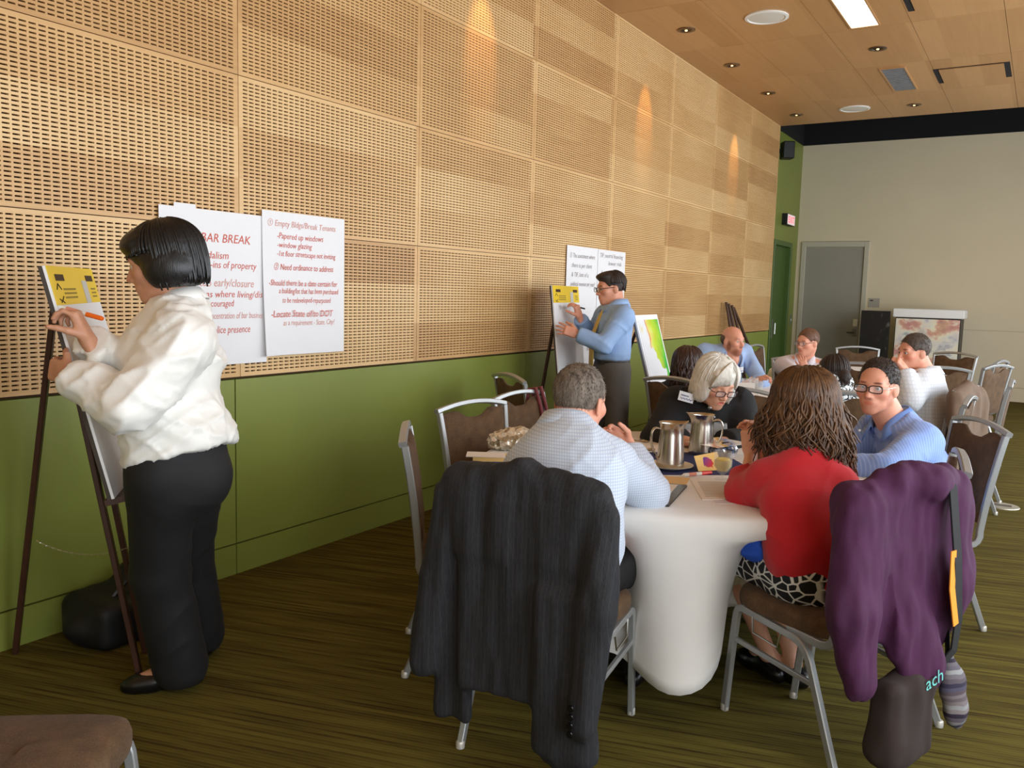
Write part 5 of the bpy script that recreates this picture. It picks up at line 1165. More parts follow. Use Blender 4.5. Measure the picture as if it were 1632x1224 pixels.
name_tag(r, ro, at(1177, 590, 7.235), RT+UP*.15, UP, .085, .05)

# ------------------------------------------------------------------ dark haired woman by the map, back to us
F8 = nrm(A(.5, .86, 0)); J = seated((1.25, 5.70, .56), F8, .12, shw=.16, torso=.44)
J.update(elL=at(1062, 640, 6.2), wrL=at(1090, 645, 6.5), elR=at(1150, 650, 6.1), wrR=at(1140, 640, 6.4))
hc8 = at(1097, 580, 6.02); J['nk'] = hc8-UP*.205-F8*.02; J['che'] = J['nk']*.5+J['wai']*.5
for q, w in (('L', 1), ('R', -1)): J['sh'+q] = J['nk']-UP*.06+lat(F8)*w*.16
r, ro, o, M, s = make_person('woman with dark wavy hair in black, seated with her back turned beside the map board', J, (hc8, nrm(FW*.9+RT*.35), .05, 0), dict(
    skin=SKIN_A, fem=True, top=BLACKJ, topname='top', legs=BLACKT, hem=-.03, eyes=False, handL=dict(d=FW, n=-UP, vis=False), handR=dict(d=FW, n=-UP, vis=False), wd=1.1))
U8 = hframe(nrm(FW*.9+RT*.35))
hair_solid(r, ro, o, U8, s, H_CURL, [('ell', (0, -.02, .03), (.098, .115, .100)), ('ell', (0, -.05, -.06), (.105, .085, .10), False, .04), ('ell', (.07, 0, -.05), (.045, .07, .09), False, .03), ('ell', (-.07, 0, -.05), (.045, .07, .09), False, .03), ('ell', (0, .13, -.04), (.065, .07, .11), True, .015)], .009, [(.008, .04, (1, 1, 1.5), 2.)])
strands(r, ro, H_CURL, crown_paths(o, U8, s, 90, (-2.2, 2.2), (0, -.02, .03), (.102, .118, .103), lambda p: -.15, .15, .22, 8, seed=23, zj=.02, seg=16), .009, .004)
sf = Field(); sf.cone(J['nk']-F8*.05+UP*.0, J['shL']-F8*.07-UP*.05, .035, .04, .03); sf.cone(J['shL']-F8*.07-UP*.05, J['shL']-F8*.09-UP*.16, .04, .03, .03)
solid('scarf', sf, .010, m_dots(), r, ro, None, 1)

# ------------------------------------------------------------------ man in glasses with hand on chin
F9 = nrm(A(.25, -.97, 0)); J = seated((1.60, 8.02, .57), F9, .28, torso=.46); hc9 = at(1287, 546, 7.65)
J['nk'] = hc9-UP*.17+FW*.06; J['che'] = (J['nk']*.55+J['wai']*.45)
for q, w in (('L', 1), ('R', -1)): J['sh'+q] = J['nk']-UP*.055+lat(F9)*w*.18
J.update(elR=at(1276, 606, 7.30), wrR=at(1283, 588, 7.45), elL=at(1325, 615, 7.4), wrL=at(1290, 612, 7.25))
r, ro, o, M, s = make_person('man in glasses and pale lilac shirt resting his chin in his hand', J, (hc9, nrm(-RT*.86-FW*.5), .08, 0), dict(
    skin=SKIN_B, top=LILAC, legs=NAVYT, hem=0., brow=(.45, .32, .25), ruddy=.2, collar=LILAC, vneck=True, copen=.9, tg=.018, sleeve=.9, handR=dict(d=UP*.9-RT*.35-FW*.1, n=FW*.8+RT*.2, curl=(.3, .6, .4), spread=.1, s=.85), handL=dict(d=-RT, n=-UP)))
hair_solid(r, ro, o, M, s, m_hair('reddish_brown_hair', S(84, 54, 36), S(122, 84, 58), .6), SHORT, .0065)
r_h = [q for q in r.children if q.name.startswith('hair')][0]; crop_strands(r, ro, o, M, s, r_h.data.materials[0], r_h, 700, .016)
glasses(r, ro, o, M, s, th=.0018, frame_m=mat('wire_frame', S(120, 110, 100), .3, .8))

# ------------------------------------------------------------------ woman with ponytail
F10 = nrm(A(-.3, .95, 0)); J = seated((2.32, 5.66, .56), F10, .12, shw=.16, torso=.43); hc10 = at(1325, 596, 5.5); J['nk'] = hc10-UP*.175-F10*.02
for q, w in (('L', 1), ('R', -1)): J['sh'+q] = J['nk']-UP*.05+lat(F10)*w*.16
J.update(elL=J['shL']-UP*.26+F10*.10, elR=J['shR']-UP*.26+F10*.10); J.update(wrL=J['elL']+F10*.23+UP*.05, wrR=J['elR']+F10*.23+UP*.05)
r, ro, o, M, s = make_person('woman with a dark ponytail in a black and white print top, back turned', J, (hc10, nrm(FW*.92-RT*.3), .05, 0), dict(
    skin=SKIN_A, fem=True, top=m_bw(), topname='top', legs=BLACKT, hem=.16, eyes=False, handL=dict(d=FW, n=-UP, vis=False), handR=dict(d=FW, n=-UP, vis=False), lextra=[('cone', J['pel']+UP*.2, J['pel'], .15, .165, .05, F10, .75)]))
hair_solid(r, ro, o, M, s, H_DARK, [('ell', (0, -.018, .032), (.087, .106, .098)), ('ell', (0, -.05, -.02), (.082, .066, .07), False, .03), ('ell', (0, .10, -.03), (.07, .075, .09), True, .015), ('cone', (0, -.112, .02), (0, -.125, -.01), .030, .034, False, .02), ('cone', (0, -.125, -.01), (.005, -.105, -.15), .036, .018, False, .02)], .007, [(.003, .018, (1, 1, 3), 2.)])
strands(r, ro, H_DARK, crown_paths(o, M, s, 60, (-1.6, 1.6), (0, -.02, .034), (.090, .108, .101), lambda p: -.03, -.3, .04, 5, seed=33, zj=.01, seg=12) + [bez(o+M@A(.012*math.cos(k), -.12, .01+.01*math.sin(k)), o+M@A(.045*math.cos(k*2.4), -.16, -.05), o+M@A(.03*math.cos(k*1.7), -.105+.02*math.sin(k), -.19), 10) for k in range(26)], .006, .003)
autosmooth(MB().tube([o+M@A(.03*math.cos(a), -.118, .012+.03*math.sin(a))-ro for a in [2*math.pi*k/14 for k in range(15)]], .006, 6).build('hair_band', DARKM, r))
tc = Field(); tc.cone(J['nk']+lat(F10)*.06+UP*.0-F10*.03, J['nk']-lat(F10)*.09-UP*.015-F10*.02, .038, .036, .03); solid('collar_trim', tc, .011, mat('teal_trim', S(0, 140, 160), .7), r, ro, None, 1)

# ------------------------------------------------------------------ man in white shirt, fist at mouth
F11 = nrm(A(-.97, .05, 0)); J = seated((2.86, 6.50, .57), F11, .38, torso=.48); hc11 = at(1456, 561, 5.92)
J['nk'] = at(1476, 598, 5.95); J['che'] = J['nk']*.55+J['wai']*.45
for q, w in (('L', 1), ('R', -1)): J['sh'+q] = J['nk']-UP*.05+lat(F11)*w*.18
J.update(elL=at(1452, 638, 5.68), wrL=at(1443, 590, 5.78), elR=at(1425, 632, 6.15), wrR=at(1432, 600, 5.95))
r, ro, o, M, s = make_person('man in a white shirt seated with his fist at his mouth', J, (hc11, nrm(-RT*.96-FW*.2), .08, 0), dict(
    skin=SKIN_B, top=WHITES, legs=NAVYT, hem=-.02, wd=1.12, ar=1.15, tg=.022, hs=1.03, ruddy=.28, brow=(.25, .2, .17), collar=WHITES, vneck=True, copen=.9, belly=1.0, sleeve=.95, near=True, neck=1.1,
    handL=dict(d=UP*.75-RT*.65, n=-RT*.5-UP*.3+FW*.5, curl=(1.0, 1.2, .7)), handR=dict(d=UP*.8-RT*.4, n=-FW, curl=(1., 1.2, .7))))
hair_solid(r, ro, o, M, s, m_hair('dark_grey_brown_hair', S(52, 42, 34), S(86, 72, 60), .6), SHORT, .006)
r_h = [q for q in r.children if q.name.startswith('hair')][0]; crop_strands(r, ro, o, M, s, r_h.data.materials[0], r_h, 1000, .016)
# ------------------------------------------------------------------ garments and bags hung on chairs
def loc_frame(C, F):
    F = nrm(F); r = np.cross(F, UP)
    return (lambda x, y, z: C+r*x+F*(y+.105)+UP*z), np.stack([r, F, UP], 1)
def m_suit():
    t = NT('charcoal_suiting'); x, y, z = t.sep(t.obj()); n = t.noise(t.mapv(t.obj(), (1, 1, .1)), 380, 2)
    ln = t.math('LESS_THAN', t.math('FRACT', t.math('MULTIPLY', x, 75)), .12)
    t.color(t.mix(t.math('MULTIPLY', ln, .35), t.ramp(n, [(.3, S(20, 20, 23)), (.7, S(38, 38, 42))]), S(60, 60, 64))); t.set(Roughness=.85); return t.m
X, MX = loc_frame(C1, F1C); nb_ = F1C
jk = Field()
jk.rbox(X(0, -.405, .56), (.185, .006, .30), MX, .020, .03)
jk.chain([X(-.225, -.372, .915), X(0, -.378, .945), X(.225, -.372, .915)], [.044, .046, .044], .03)
for q in (-1, 1): jk.ell(X(q*.232, -.375, .855), (.058, .055, .085), MX, .04)
jk.rbox(X(0, -.39, .80), (.20, .012, .10), MX, .022, .04)
jk.chain([X(-.248, -.385, .85), X(-.285, -.405, .58), X(-.318, -.42, .30)], [.062, .060, .052], .008, n=nb_, q=.72)
jk.chain([X(.250, -.385, .85), X(.268, -.43, .58), X(.245, -.455, .25)], [.064, .066, .055], .008, n=nb_, q=.75)
jk.rbox(X(-.225, -.385, .38), (.045, .006, .25), MX, .016, .02)
jk.rbox(X(.175, -.415, .36), (.075, .006, .24), MX, .030, .025)
jk.ell(X(.18, -.415, .15), (.10, .022, .09), MX, .03)
jk.cone(X(-.06, -.40, .25), X(-.05, -.40, .55), .012, .004, .02, sub=True)
jk.cut(X(-.318, -.42, .30), -UP-A(0, 0, 0), .075).cut(X(.245, -.455, .25), -UP, .07) if False else None
t = thing('suit_jacket', 'dark charcoal suit jacket hung over the back of the front chair', 'jacket', tuple(X(0, -.405, .05)))
ro = X(0, -.405, .05)
solid('cloth', jk, .0075, m_suit(), t, ro, None, 2, [(.009, .055, (1, 1, 6), 1.7, 'v'), (.004, .03, (1, 1, 5), 3.1, 'v')])
for k in range(4): MB().lathe([(0, .004), (.009, .004), (.0105, 0), (.0105, -.004)], n=12).build('button', mat('black_horn_button', S(10, 10, 12), .25), t, tuple(X(.232, -.512, .315-.026*k)-ro)).rotation_euler = (math.radians(90), 0, rzf(F1C))
MB().bar([X(-.02, -.436, .86)-ro, X(-.02, -.436, .27)-ro], .002, .002, (1, 0, 0)).build('back_seam', mat('seam_dark', S(20, 20, 22), .9), t)

X, MX = loc_frame(C2, F2C); nb_ = F2C
PUR = mat('purple_wool_coat', S(66, 18, 58), .85, var=.12, vscale=14, bump=.4, bscale=350, bdist=.002)
ct = Field()
ct.rbox(X(0, -.40, .68), (.18, .008, .20), MX, .026, .03)
ct.chain([X(-.22, -.365, .895), X(0, -.38, .94), X(.22, -.365, .915)], [.058, .066, .052], .03)
for q in (-1, 1): ct.ell(X(q*.225, -.375, .83), (.062, .060, .10), MX, .05)
ct.chain([X(-.10, -.385, .955), X(.05, -.42, .94), X(.16, -.40, .955)], [.03, .042, .035], .03)
ct.chain([X(-.235, -.385, .83), X(-.275, -.43, .58), X(-.25, -.45, .36)], [.072, .078, .055], .03, n=nb_, q=.75)
ct.chain([X(-.07, -.41, .70), X(-.04, -.45, .50), X(.02, -.47, .37)], [.075, .085, .095], .03, n=nb_, q=.42)
ct.chain([X(.19, -.39, .80), X(.19, -.42, .60), X(.145, -.43, .44)], [.085, .085, .045], .04, n=nb_, q=.55)
ct.cone(X(-.155, -.47, .33), X(-.13, -.44, .66), .030, .005, .02, sub=True)
ct.cone(X(.13, -.49, .40), X(.085, -.46, .80), .028, .005, .02, sub=True)
ro = X(0, -.40, .2)
t = thing('purple_coat', 'purple wool coat draped over the chair back behind the woman in red', 'coat', tuple(ro))
solid('cloth', ct, .0075, PUR, t, ro, None, 2, [(.012, .07, (1, 1, 4), 2.7, 'v'), (.005, .035, (1, 1, 3.5), 3.3, 'v')])
# shoulder bag with strap hanging on the same chair
ro = X(-.03, -.47, .08)
t = thing('shoulder_bag', 'dark brown cloth shoulder bag with teal letters and black strap hanging under the purple coat', 'bag', tuple(ro))
bf = Field(); bf.rbox(X(-.06, -.465, .22), (.075, .012, .10), MX, .035, .03).ell(X(-.10, -.465, .125), (.07, .05, .06), MX, .04).ell(X(-.02, -.465, .32), (.07, .035, .06), MX, .04)
solid('body', bf, .009, mat('dark_brown_cloth', S(48, 36, 32), .9, bump=.3, bscale=250), t, ro, None, 2, [(.010, .07, (1, 1, 2), 5., 'v')])
MB().bar([X(.10, -.37, .965)-ro, X(.105, -.425, .985)-ro, X(.10, -.468, .93)-ro, X(.115, -.495, .70)-ro, X(.15, -.49, .50)-ro, X(.155, -.48, .40)-ro, X(.08, -.47, .33)-ro], .048, .006, nrm(MX@A(1, .15, 0))).build('strap', mat('black_webbing', S(22, 22, 22), .8), t)
MB().bar([X(.122, -.40, .965)-ro, X(.122, -.452, .925)-ro, X(.105, -.482, .80)-ro], .026, .004, nrm(MX@A(1, .1, 0))).build('strap_lining', mat('orange_lining', S(240, 150, 40), .7), t)
MB().bar([X(.085, -.497, .74)-ro, X(.088, -.50, .62)-ro, X(.115, -.505, .50)-ro], .030, .004, nrm(MX@A(1, .1, 0))).build('strap_lining', mat('orange_lining'), t)
text_mesh('ach', .062, mat('teal_letters', S(110, 196, 190), .6), t, frame(X(-.022, -.515, .315)-ro, MX@A(1, 0, .25), MX@A(-.25, 0, 1), MX@A(0, -1, 0)), shear=.1)
def m_strp():
    t = NT('striped_knit'); x, y, z = t.sep(t.obj()); w = t.math('ADD', z, t.math('MULTIPLY', t.noise(t.obj(), 14, 1), .02)); wn = t.n('ShaderNodeTexWhiteNoise', noise_dimensions='1D'); t.l(t.math('FLOOR', t.math('MULTIPLY', w, 75)), wn.inputs['W'])
    t.color(t.ramp(wn.outputs[0], [(.0, S(36, 26, 44)), (.35, S(62, 60, 84)), (.55, S(120, 110, 110)), (.75, S(56, 34, 52)), (.95, S(140, 140, 140))])); t.set(Roughness=.9); return t.m
ro = X(.215, -.46, .12); t = thing('striped_pouch', 'striped knitted pouch hanging beside the brown shoulder bag', 'pouch', tuple(ro))
pf = Field(); pf.chain([X(.17, -.455, .37), X(.20, -.46, .27), X(.225, -.465, .17), X(.24, -.465, .125)], [.020, .048, .044, .016], .02, n=MX@A(0, 1, 0), q=.5)
solid('body', pf, .008, m_strp(), t, ro, None, 2, [(.005, .05, (1, 1, 2), 1.)])
MB().tube([X(.165, -.455, .38)-ro, X(.16, -.45, .46)-ro], .008, 6).build('cord', DARKM, t)

X, MX = loc_frame(C11, F11C); nb_ = F11C; ro = X(0, -.4, .4)
bj = Field(); bj.rbox(X(0, -.40, .62), (.17, .01, .26), MX, .025, .03).chain([X(-.21, -.37, .90), X(0, -.375, .94), X(.21, -.37, .90)], [.042, .042, .042], .03)
for q in (-1, 1): bj.ell(X(q*.22, -.385, .80), (.06, .06, .12), MX, .05); bj.chain([X(q*.225, -.395, .80), X(q*.235, -.42, .50)], [.065, .055], .03, n=nb_, q=.75)
t = thing('brown_jacket', 'brown jacket draped over the chair back behind the man in white', 'jacket', tuple(ro))
solid('cloth', bj, .011, mat('brown_jacket_cloth', S(112, 90, 72), .85, var=.1, vscale=12, bump=.3, bscale=300), t, ro, None, 2, [(.011, .07, (1, 1, 4), 2.2, 'v')])

cr = dict(C=A(1.31, 3.95, 0), F=nrm(A(.998, -.05, 0))); X, MX = loc_frame(cr['C'], cr['F']); ro = X(-.13, -.44, .30)
t = thing('tote_bag', 'tote bag hanging behind an empty chair by dark red rope handles', 'bag', tuple(ro))
for dx in (0, -.055): MB().tube([X(-.175+dx*.9, -.27, .62)-ro, X(-.16+dx, -.33, .86)-ro, X(-.15+dx, -.36, .965)-ro, X(-.15+dx, -.405, .955)-ro, X(-.14+dx, -.42, .80)-ro, X(-.13+dx, -.43, .60)-ro], .011, 8).build('handle', mat('dark_red_rope', S(112, 34, 38), .6, bump=.4, bscale=150), t)
MB().slab(lambda u, v: X(-.30+.32*u, -.43-.05*math.sin(math.pi*v), .60-.28*v)-ro, lambda u, v: X(-.30+.32*u, -.425, .60-.28*v)-ro, 6, 6).build('body', mat('tote_canvas', S(84, 40, 40), .8), t)

# ------------------------------------------------------------------ on the foreground table
TZ = .7554
PEW = NT('pitcher_steel'); PEW.set(Roughness=.22, Metallic=1.0); PEW.color(S(196, 188, 176)); PEW.t.nodes['Principled BSDF'].inputs['Anisotropic'].default_value = .6; PEW = PEW.m
def pitcher(p, rz, label, s=1.0, z=TZ):
    t = thing('pitcher', label, 'pitcher', (p[0], p[1], z), rz); pr = [(.0, .0), (.058, .0), (.061, .004), (.060, .02), (.056, .08), (.051, .14), (.049, .165), (.052, .185), (.057, .195), (.054, .194), (.049, .184), (.046, .165), (.053, .08), (.056, .012), (0, .010)]
    b = MB(); n = 40; rings = []
    for r, z_ in pr:
        ring = []
        for k in range(n):
            a = 2*math.pi*k/n; sp = max(0, math.cos(a))**14*max(0, (z_-.15)/.05) if z_ > .15 else 0
            ring.append((max(r, 1e-4)*s*math.cos(a)+sp*.026*s, max(r, 1e-4)*s*math.sin(a)*(1-.15*sp), z_*s+sp*.006*s))
        rings.append(ring)
    b.loft(rings); autosmooth(b.build('body', PEW, t), 50)
    hp = bez(A(-.048, 0, .165), A(-.102, 0, .190), A(-.094, 0, .115), 9)+bez(A(-.094, 0, .115), A(-.090, 0, .070), A(-.056, 0, .032), 7)[1:]
    autosmooth(MB().bar([q*s for q in hp], .018*s, .008*s, (0, 1, 0), .4).build('handle', PEW, t), 50); return t
CER = mat('ivory_ceramic', S(226, 214, 190), .25)
pa = onz(1068, 742, TZ+.012); pb = onz(1117, 724, TZ)
t = thing('saucer_plate', 'ivory saucer under the nearer steel pitcher', 'plate', (pa[0], pa[1], TZ)); autosmooth(MB().lathe([(.0, .002), (.05, .0), (.06, .004), (.098, .016), (.10, .019), (.096, .019), (.058, .009), (0, .008)], n=40).build('dish', CER, t), 40)
pitcher(pa, math.atan2(-RT[1], -RT[0])+math.pi+.25, 'polished steel water pitcher standing on an ivory saucer', .99, TZ+.009)
pitcher(pb, math.atan2(RT[1], RT[0])+math.pi-.2, 'polished steel water pitcher behind the leaflet, in front of the woman in black', .99)
NAVY = mat('navy_linen', S(34, 44, 96), .85, bump=.3, bscale=400); BLUEN = mat('blue_napkin_linen', S(44, 56, 120), .85, bump=.3, bscale=400)
pc = onz(1095, 738, TZ); q_ = math.radians(38)
o = MB().slab(lambda u, v: A((u-.5)*.50*math.cos(q_)-(v-.5)*.50*math.sin(q_), (u-.5)*.50*math.sin(q_)+(v-.5)*.50*math.cos(q_), .0022), lambda u, v: A((u-.5)*.50*math.cos(q_)-(v-.5)*.50*math.sin(q_), (u-.5)*.50*math.sin(q_)+(v-.5)*.50*math.cos(q_), 0), 4, 4).build('navy_overlay', NAVY, None, (pc[0], pc[1], TZ-.0006)); tag(o, 'square navy cloth laid in the middle of the round table', 'table cloth')
GLS = mat('clear_glass', S(236, 240, 242), .04, **{'Alpha': .16})
def goblet(p, z, label, drink=None, h=.115, r=.036, lemon=False, stem=True, lvl=.6):
    t = thing('drinking_glass', label, 'glass', (p[0], p[1], z))
    pr = [(0, 0), (.030, 0), (.030, .003), (.008, .008), (.007, .022), (.022, .032), (r*.98, .055), (r*1.02, .075), (r*.92, h), (r*.90, h), (r*.98, .075), (r*.94, .056), (.020, .036), (0, .030)] if stem else [(0, 0), (r*.85, 0), (r*.9, .004), (r, h), (r*.96, h), (r*.85, .008), (0, .006)]
    autosmooth(MB().lathe(pr, n=28).build('bowl', GLS, t), 50)
    if drink is not None:
        z0 = .034 if stem else .009; z1 = z0+(h-z0)*lvl
        autosmooth(MB().lathe([(0, z0), (.018 if stem else r*.8, z0+.002), (r*.90, .056), (r*.92, z1), (0, z1)], n=24).build('drink', drink, t), 50)
    if lemon: autosmooth(MB().lathe([(0, 0), (.026, .0), (.028, .004), (.026, .008), (0, .008)], n=20).build('lemon_slice', mat('lemon_yellow', S(250, 222, 70), .5), t, (0, 0, z0+(h-z0)*lvl)), 40)
DR1 = mat('lemon_water', S(240, 222, 130), .1, **{'Alpha': .8}); DR2 = mat('pink_drink', S(226, 176, 160), .1, **{'Alpha': .7}); DR3 = mat('clear_water', S(236, 232, 224), .05, **{'Alpha': .35})
goblet(onz(1151, 764, TZ), TZ, 'small goblet of lemon water with a yellow lemon slice', DR1, .118, .037, True, True, .55)
goblet(onz(1091, 703, TZ), TZ, 'glass of pink drink in front of the woman in black', DR2, .095, .036, False, False, .55)
goblet(onz(1130, 712, TZ)+A(.02, .10, 0), TZ, 'clear goblet behind the steel pitchers', None, .11, .036)
for px_, py_, lb in ((1189, 628, 'clear tumbler beside the hands of the bald bearded man'), (1200, 626, 'clear goblet nearest the clasped hands of the bald bearded man'), (1207, 632, 'half-full clear goblet by the tent card on the rear table')): goblet(onz(px_, py_, TZ), TZ, lb, DR3, .12, .04, False, True, .5)
def flat(name, label, cat, pts, mt, th=.0012, z=TZ, lines=0, lm=None):
    """paper given by four photo corners lying on the table top"""
    P = [onz(x, y, z) for x, y in pts]; c = sum(P)/4
    t = thing(name, label, cat, (c[0], c[1], z)); f = lambda u, v, w: (P[0]*(1-u)+P[1]*u)*(1-v)+(P[3]*(1-u)+P[2]*u)*v-c+UP*w
    MB().slab(lambda u, v: f(u, v, th), lambda u, v: f(u, v, 0), 3, 3).build('sheet', mt, t)
    for k in range(lines): MB().slab(lambda u, v: f(.12+(.74-.1*((k*7) % 3))*u, .12+.8*k/lines+.013*v, th+.0006), lambda u, v: f(.12+(.74-.1*((k*7) % 3))*u, .12+.8*k/lines+.013*v, th+.0001), 1, 1).build('print_line', lm or mat('grey_print', S(150, 146, 142), .8), t)
    return t, f
DOC = mat('document_paper', S(232, 226, 218), .8); MAN = mat('manila_sheet', S(226, 190, 132), .7)
flat('document', 'manila sheet lying between the saucer and the black folder', 'paper', [(1036, 757), (1100, 762), (1092, 776), (1030, 770)], MAN, .0012)
flat('document', 'printed white handout beside the red cardigan elbow', 'paper', [(1101, 765), (1176, 766), (1190, 796), (1119, 797)], DOC, .002, lines=12)
flat('document', 'second printed handout showing under the first at the table edge', 'paper', [(1112, 770), (1180, 772), (1196, 803), (1142, 803)], mat('document_under', S(214, 214, 222), .8), .0012, z=TZ-.0005)
t, f = flat('black_folder', 'black folder with a white page lying by the checked shirt elbow', 'folder', [(1040, 771), (1095, 776), (1066, 808), (1010, 806)], mat('black_leatherette', S(22, 22, 23), .4), .008)
MB().slab(lambda u, v: f(.02+.74*u, .05+.72*v, .0095), lambda u, v: f(.02+.74*u, .05+.72*v, .008), 2, 2).build('page', DOC, t); MB().tube([f(.45, .9, .012), f(.8, .86, .012)], .004, 6).build('pen', WHITEP, t)
flat('document', 'sheet of notes under the spoons near the woman in black', 'paper', [(1000, 700), (1050, 696), (1060, 716), (1002, 720)], DOC, .001)
flat('document', 'white sheet between the lemon goblet and the red cardigan', 'paper', [(1160, 722), (1200, 726), (1196, 742), (1164, 738)], DOC, .001, lines=5)
flat('document', 'sheet of paper in front of the man in blue stripes', 'paper', [(1352, 762), (1400, 760), (1404, 772), (1360, 774)], DOC, .001, lines=2)
flat('document', 'paper lying on the rear table beside the man in white', 'paper', [(1455, 648), (1482, 644), (1490, 650), (1466, 655)], DOC, .001)
def m_leaf():
    t = NT('leaflet_print'); x, y, z = t.sep(t.obj()); n = t.noise(t.obj(), 16, 3); f = t.math('ADD', t.math('MULTIPLY', x, 4), t.math('ADD', t.math('MULTIPLY', y, 2.5), t.math('MULTIPLY', n, .5)))
    t.color(t.ramp(t.math('ADD', f, .25), [(.2, S(236, 226, 216)), (.38, S(222, 160, 120)), (.5, S(236, 226, 210)), (.6, S(228, 178, 60)), (.8, S(110, 140, 190)), (.95, S(236, 232, 226))])); t.set(Roughness=.35); return t.m
P = [onz(1092, 704, TZ+.056), onz(1144, 697, TZ+.066), onz(1196, 707, TZ+.056), onz(1142, 714, TZ+.056)]; c = sum(P)/4
t = thing('leaflet', 'glossy colour leaflet propped on the crumpled wrapper', 'leaflet', (c[0], c[1], TZ+.04)); c[2] = TZ+.04
MB().slab(lambda u, v: (P[0]*(1-u)+P[1]*u)*(1-v)+(P[3]*(1-u)+P[2]*u)*v-c+UP*.0015, lambda u, v: (P[0]*(1-u)+P[1]*u)*(1-v)+(P[3]*(1-u)+P[2]*u)*v-c, 4, 4).build('sheet', m_leaf(), t)
def m_foil(name, a, b, sc):
    t = NT(name); v = t.n('ShaderNodeTexVoronoi'); v.inputs['Scale'].default_value = sc; t.l(t.obj(), v.inputs['Vector']); t.color(t.ramp(v.outputs['Color'], [(.35, a), (.6, b)])); t.set(Roughness=.25, Metallic=.55); t.bump(v.outputs['Distance'], .9, .01); return t.m
wc = onz(1141, 726, TZ); wf = Field(); wf.ell(wc+UP*.025, (.085, .055, .03), None, .02).ell(wc+RT*.05+UP*.03, (.045, .05, .028), None, .02).cut(wc, -UP, .4)
t = thing('crumpled_wrapper', 'crumpled dark and silver foil wrapper under the leaflet', 'wrapper', tuple(wc)); solid('foil', wf, .006, m_foil('dark_silver_foil', S(40, 46, 66), S(216, 216, 222), 55), t, wc, None, 1, [(.009, .02, (1, 1, 1), 3.)])
fc = onz(812, 716, TZ); ff = Field(); ff.ell(fc+UP*.045, (.085, .085, .045), None, .02).ell(fc+RT*.05+UP*.06-FW*.01, (.07, .07, .05), None, .03).ell(fc-RT*.06+UP*.035, (.04, .05, .035), None, .03).cut(fc, -UP, .4)
t = thing('foil_parcel', 'crinkled gold-silver foil parcel at the table edge beside the checked shirt', 'foil parcel', tuple(fc)); solid('foil', ff, .006, m_foil('pale_gold_foil', S(170, 156, 130), S(246, 240, 226), 48), t, fc, None, 1, [(.012, .028, (1, 1, 1), 3.), (.005, .014, (1, 1, 1), 8.)])
P = [onz(1106, 727, TZ+.06), onz(1143, 720, TZ+.065), onz(1152, 749, TZ+.004), onz(1113, 751, TZ+.003)]; c = onz(1130, 750, TZ)
def m_card():
    t = NT('yellow_card_print'); x, y, z = t.sep(t.obj()); n = t.noise(t.obj(), 30, 3, .7); d = t.n('ShaderNodeVectorMath', operation='DISTANCE'); t.l(t.obj(), d.inputs[0]); d.inputs[1].default_value = tuple(float(q) for q in (sum(P)/4-c))
    m = t.math('LESS_THAN', t.math('ADD', d.outputs['Value'], t.math('MULTIPLY', n, .05)), .052); t.color(t.mix(m, S(236, 196, 120), t.ramp(t.math('ADD', t.math('MULTIPLY', x, 9), .5), [(.2, S(86, 60, 150)), (.55, S(214, 50, 60)), (.8, S(240, 120, 110))]))); t.set(Roughness=.4); return t.m
t = thing('postcard', 'yellow postcard with a red and purple splash leaning by the goblet', 'card', tuple(c)); MB().slab(lambda u, v: (P[0]*(1-u)+P[1]*u)*(1-v)+(P[3]*(1-u)+P[2]*u)*v-c, lambda u, v: (P[0]*(1-u)+P[1]*u)*(1-v)+(P[3]*(1-u)+P[2]*u)*v-c+FW*.002, 3, 3).build('card', m_card(), t)
def marker(a, b, label, capcol, tipcol=None, r=.0075, capend=True):
    a, b = A(*a), A(*b); d = b-a; t = thing('marker_pen', label, 'marker pen', tuple(a)); cm = mat(capcol[0], capcol[1], .35)
    MB().tube([a*0, d*.62], r, 10).build('barrel', WHITEP, t); MB().tube([d*.62, d*.97, d], [r*1.08, r*1.0, r*.8], 10).build('cap', cm, t); MB().tube([d*.16, d*.42], r*1.02, 10).build('print_band', mat('marker_print', S(226, 150, 130), .5), t)
    MB().tube([-d*.08, d*.0], [r*.25, r*.7], 8).build('tip', mat(tipcol[0], tipcol[1], .6) if tipcol else WHITEP, t)
marker(onz(1090, 757, TZ+.0085), onz(1134, 753, TZ+.008), 'white marker pen with red cap lying beside the saucer', ('red_cap', S(226, 50, 36)))
def spoon(pts, label):
    P = [onz(x, y, TZ+.004) for x, y in pts]; t = thing('spoon', label, 'spoon', tuple(P[0])); MB().tube([p-P[0]+UP*.004*math.sin(3.1*i/(len(P)-1)) for i, p in enumerate(P)], [.004]*(len(P)-1)+[.0025], 6).build('handle', PEW, t)
    d = nrm(P[0]-P[1]); MB().sphere(d*.02+UP*.003, (.022, .015, .006), 12, 6).build('bowl', PEW, t)
spoon([(1022, 703), (1000, 700), (996, 702)], 'steel spoon with its bowl towards the steel pitchers'); spoon([(1048, 697), (1030, 700), (1014, 702)], 'steel spoon lying across another spoon'); spoon([(1032, 716), (1012, 713), (1000, 712)], 'steel fork-like spoon beside the navy cloth')
bx = onz(781, 738, TZ); bxm = frame(bx, nrm(RT+FW*.1), nrm(FW-RT*.1), UP)
t = thing('yellow_notebook', 'thick yellow notebook by the foil parcel', 'notebook', tuple(bx)); MB().obox((RT*.0+FW*.04+UP*.014), RT*.075, FW*.05, UP*.013).build('cover', mat('pale_yellow_card', S(232, 200, 130), .6), t); MB().obox(FW*.04-RT*.02+UP*.029, RT*.085, FW*.055, UP*.0015).build('loose_page', DOC, t)
nc = onz(790, 748, TZ); nf = Field()
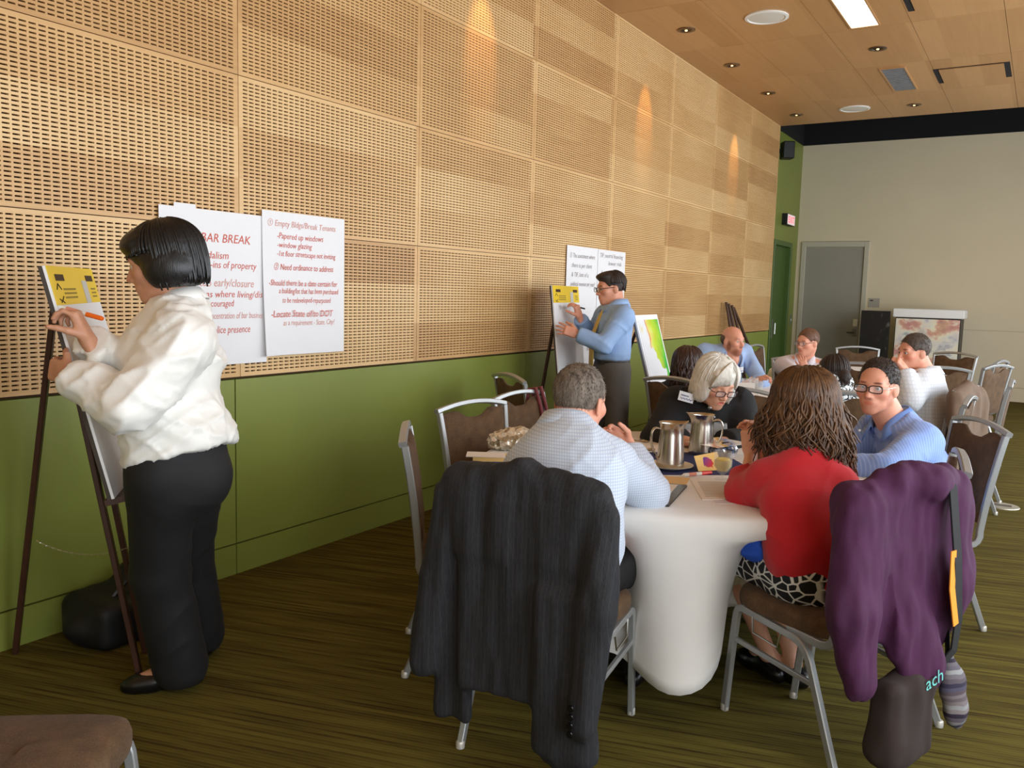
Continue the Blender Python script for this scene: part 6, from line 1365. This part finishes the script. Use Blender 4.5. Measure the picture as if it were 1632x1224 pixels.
for k in range(7): nf.ell(nc+RT*(.012*k-.03)+FW*.01*math.sin(k*2.1)+UP*(.010+.008*math.sin(k*1.3)**2), (.030, .022, .012), None, .012)
nf.cut(nc, -UP, .3); t = thing('napkin', 'crumpled blue napkin at the table edge by the yellow notebook', 'napkin', tuple(nc)); solid('cloth', nf, .006, BLUEN, t, nc, None, 1, [(.006, .03, (1, 1, 1), 2.)])
nc = at(1205, 872, 2.98); nf = Field(); nf.ell(nc, (.055, .045, .05), None, .02).ell(nc+RT*.04-UP*.02, (.05, .05, .035), None, .02); t = thing('napkin', 'bright blue napkin in the lap of the woman in red', 'napkin', tuple(nc)); solid('cloth', nf, .007, mat('bright_blue_napkin', S(30, 80, 190), .8), t, nc, None, 1, [(.008, .05, (1, 1, 2), 2.)])
# tent card on the rear table
c = onz(1180, 636, TZ); t = thing('tent_card', 'white folded tent card on the rear table by the clear glasses', 'card', tuple(c)); MB().slab(lambda u, v: RT*(u-.5)*.22+UP*.12*v+FW*.03*v, lambda u, v: RT*(u-.5)*.22+UP*.12*v+FW*(.03*v+.002), 1, 1).build('front', DOC, t); MB().slab(lambda u, v: RT*(u-.5)*.22+UP*.12*v+FW*(.07-.04*v), lambda u, v: RT*(u-.5)*.22+UP*.12*v+FW*(.072-.04*v), 1, 1).build('back', DOC, t)
text_mesh('DESK', .045, BLACKINK, t, frame(-RT*.07+UP*.02-FW*.002+FW*.005, RT, UP+FW*.25, -FW))
# pens in the writers' hands
_t1 = onx(0, 0)*0
def padhit(px, py, nt, t, n, al):
    dn = -UP*math.cos(al)+n*math.sin(al); nn = nrm(np.cross(t, dn)); v = ray(px, py); return CAMP+v*(((nt-CAMP)@nn)/(v@nn))
pt = padhit(90, 489, nt1, t1, n1, a1); pt = pt+n1*.010; pe = at(160, 507, (pt-CAMP)@_f-.012); pe = pt+nrm(pe-pt)*.152
marker(pt, pe, 'white and orange marker pen held by the standing woman', ('orange_cap', S(240, 110, 30)), ('dark_red_tip', S(120, 40, 36)))
pt = padhit(907, 487, nt2, t2, n2, a2); marker(pt+n2*.03, pt+n2*.03+RT*.095-UP*.022-FW*.03, 'dark marker pen held by the man in the yellow tie', ('dark_cap', S(30, 28, 30)), ('dark_tip', S(20, 20, 20)), .006)
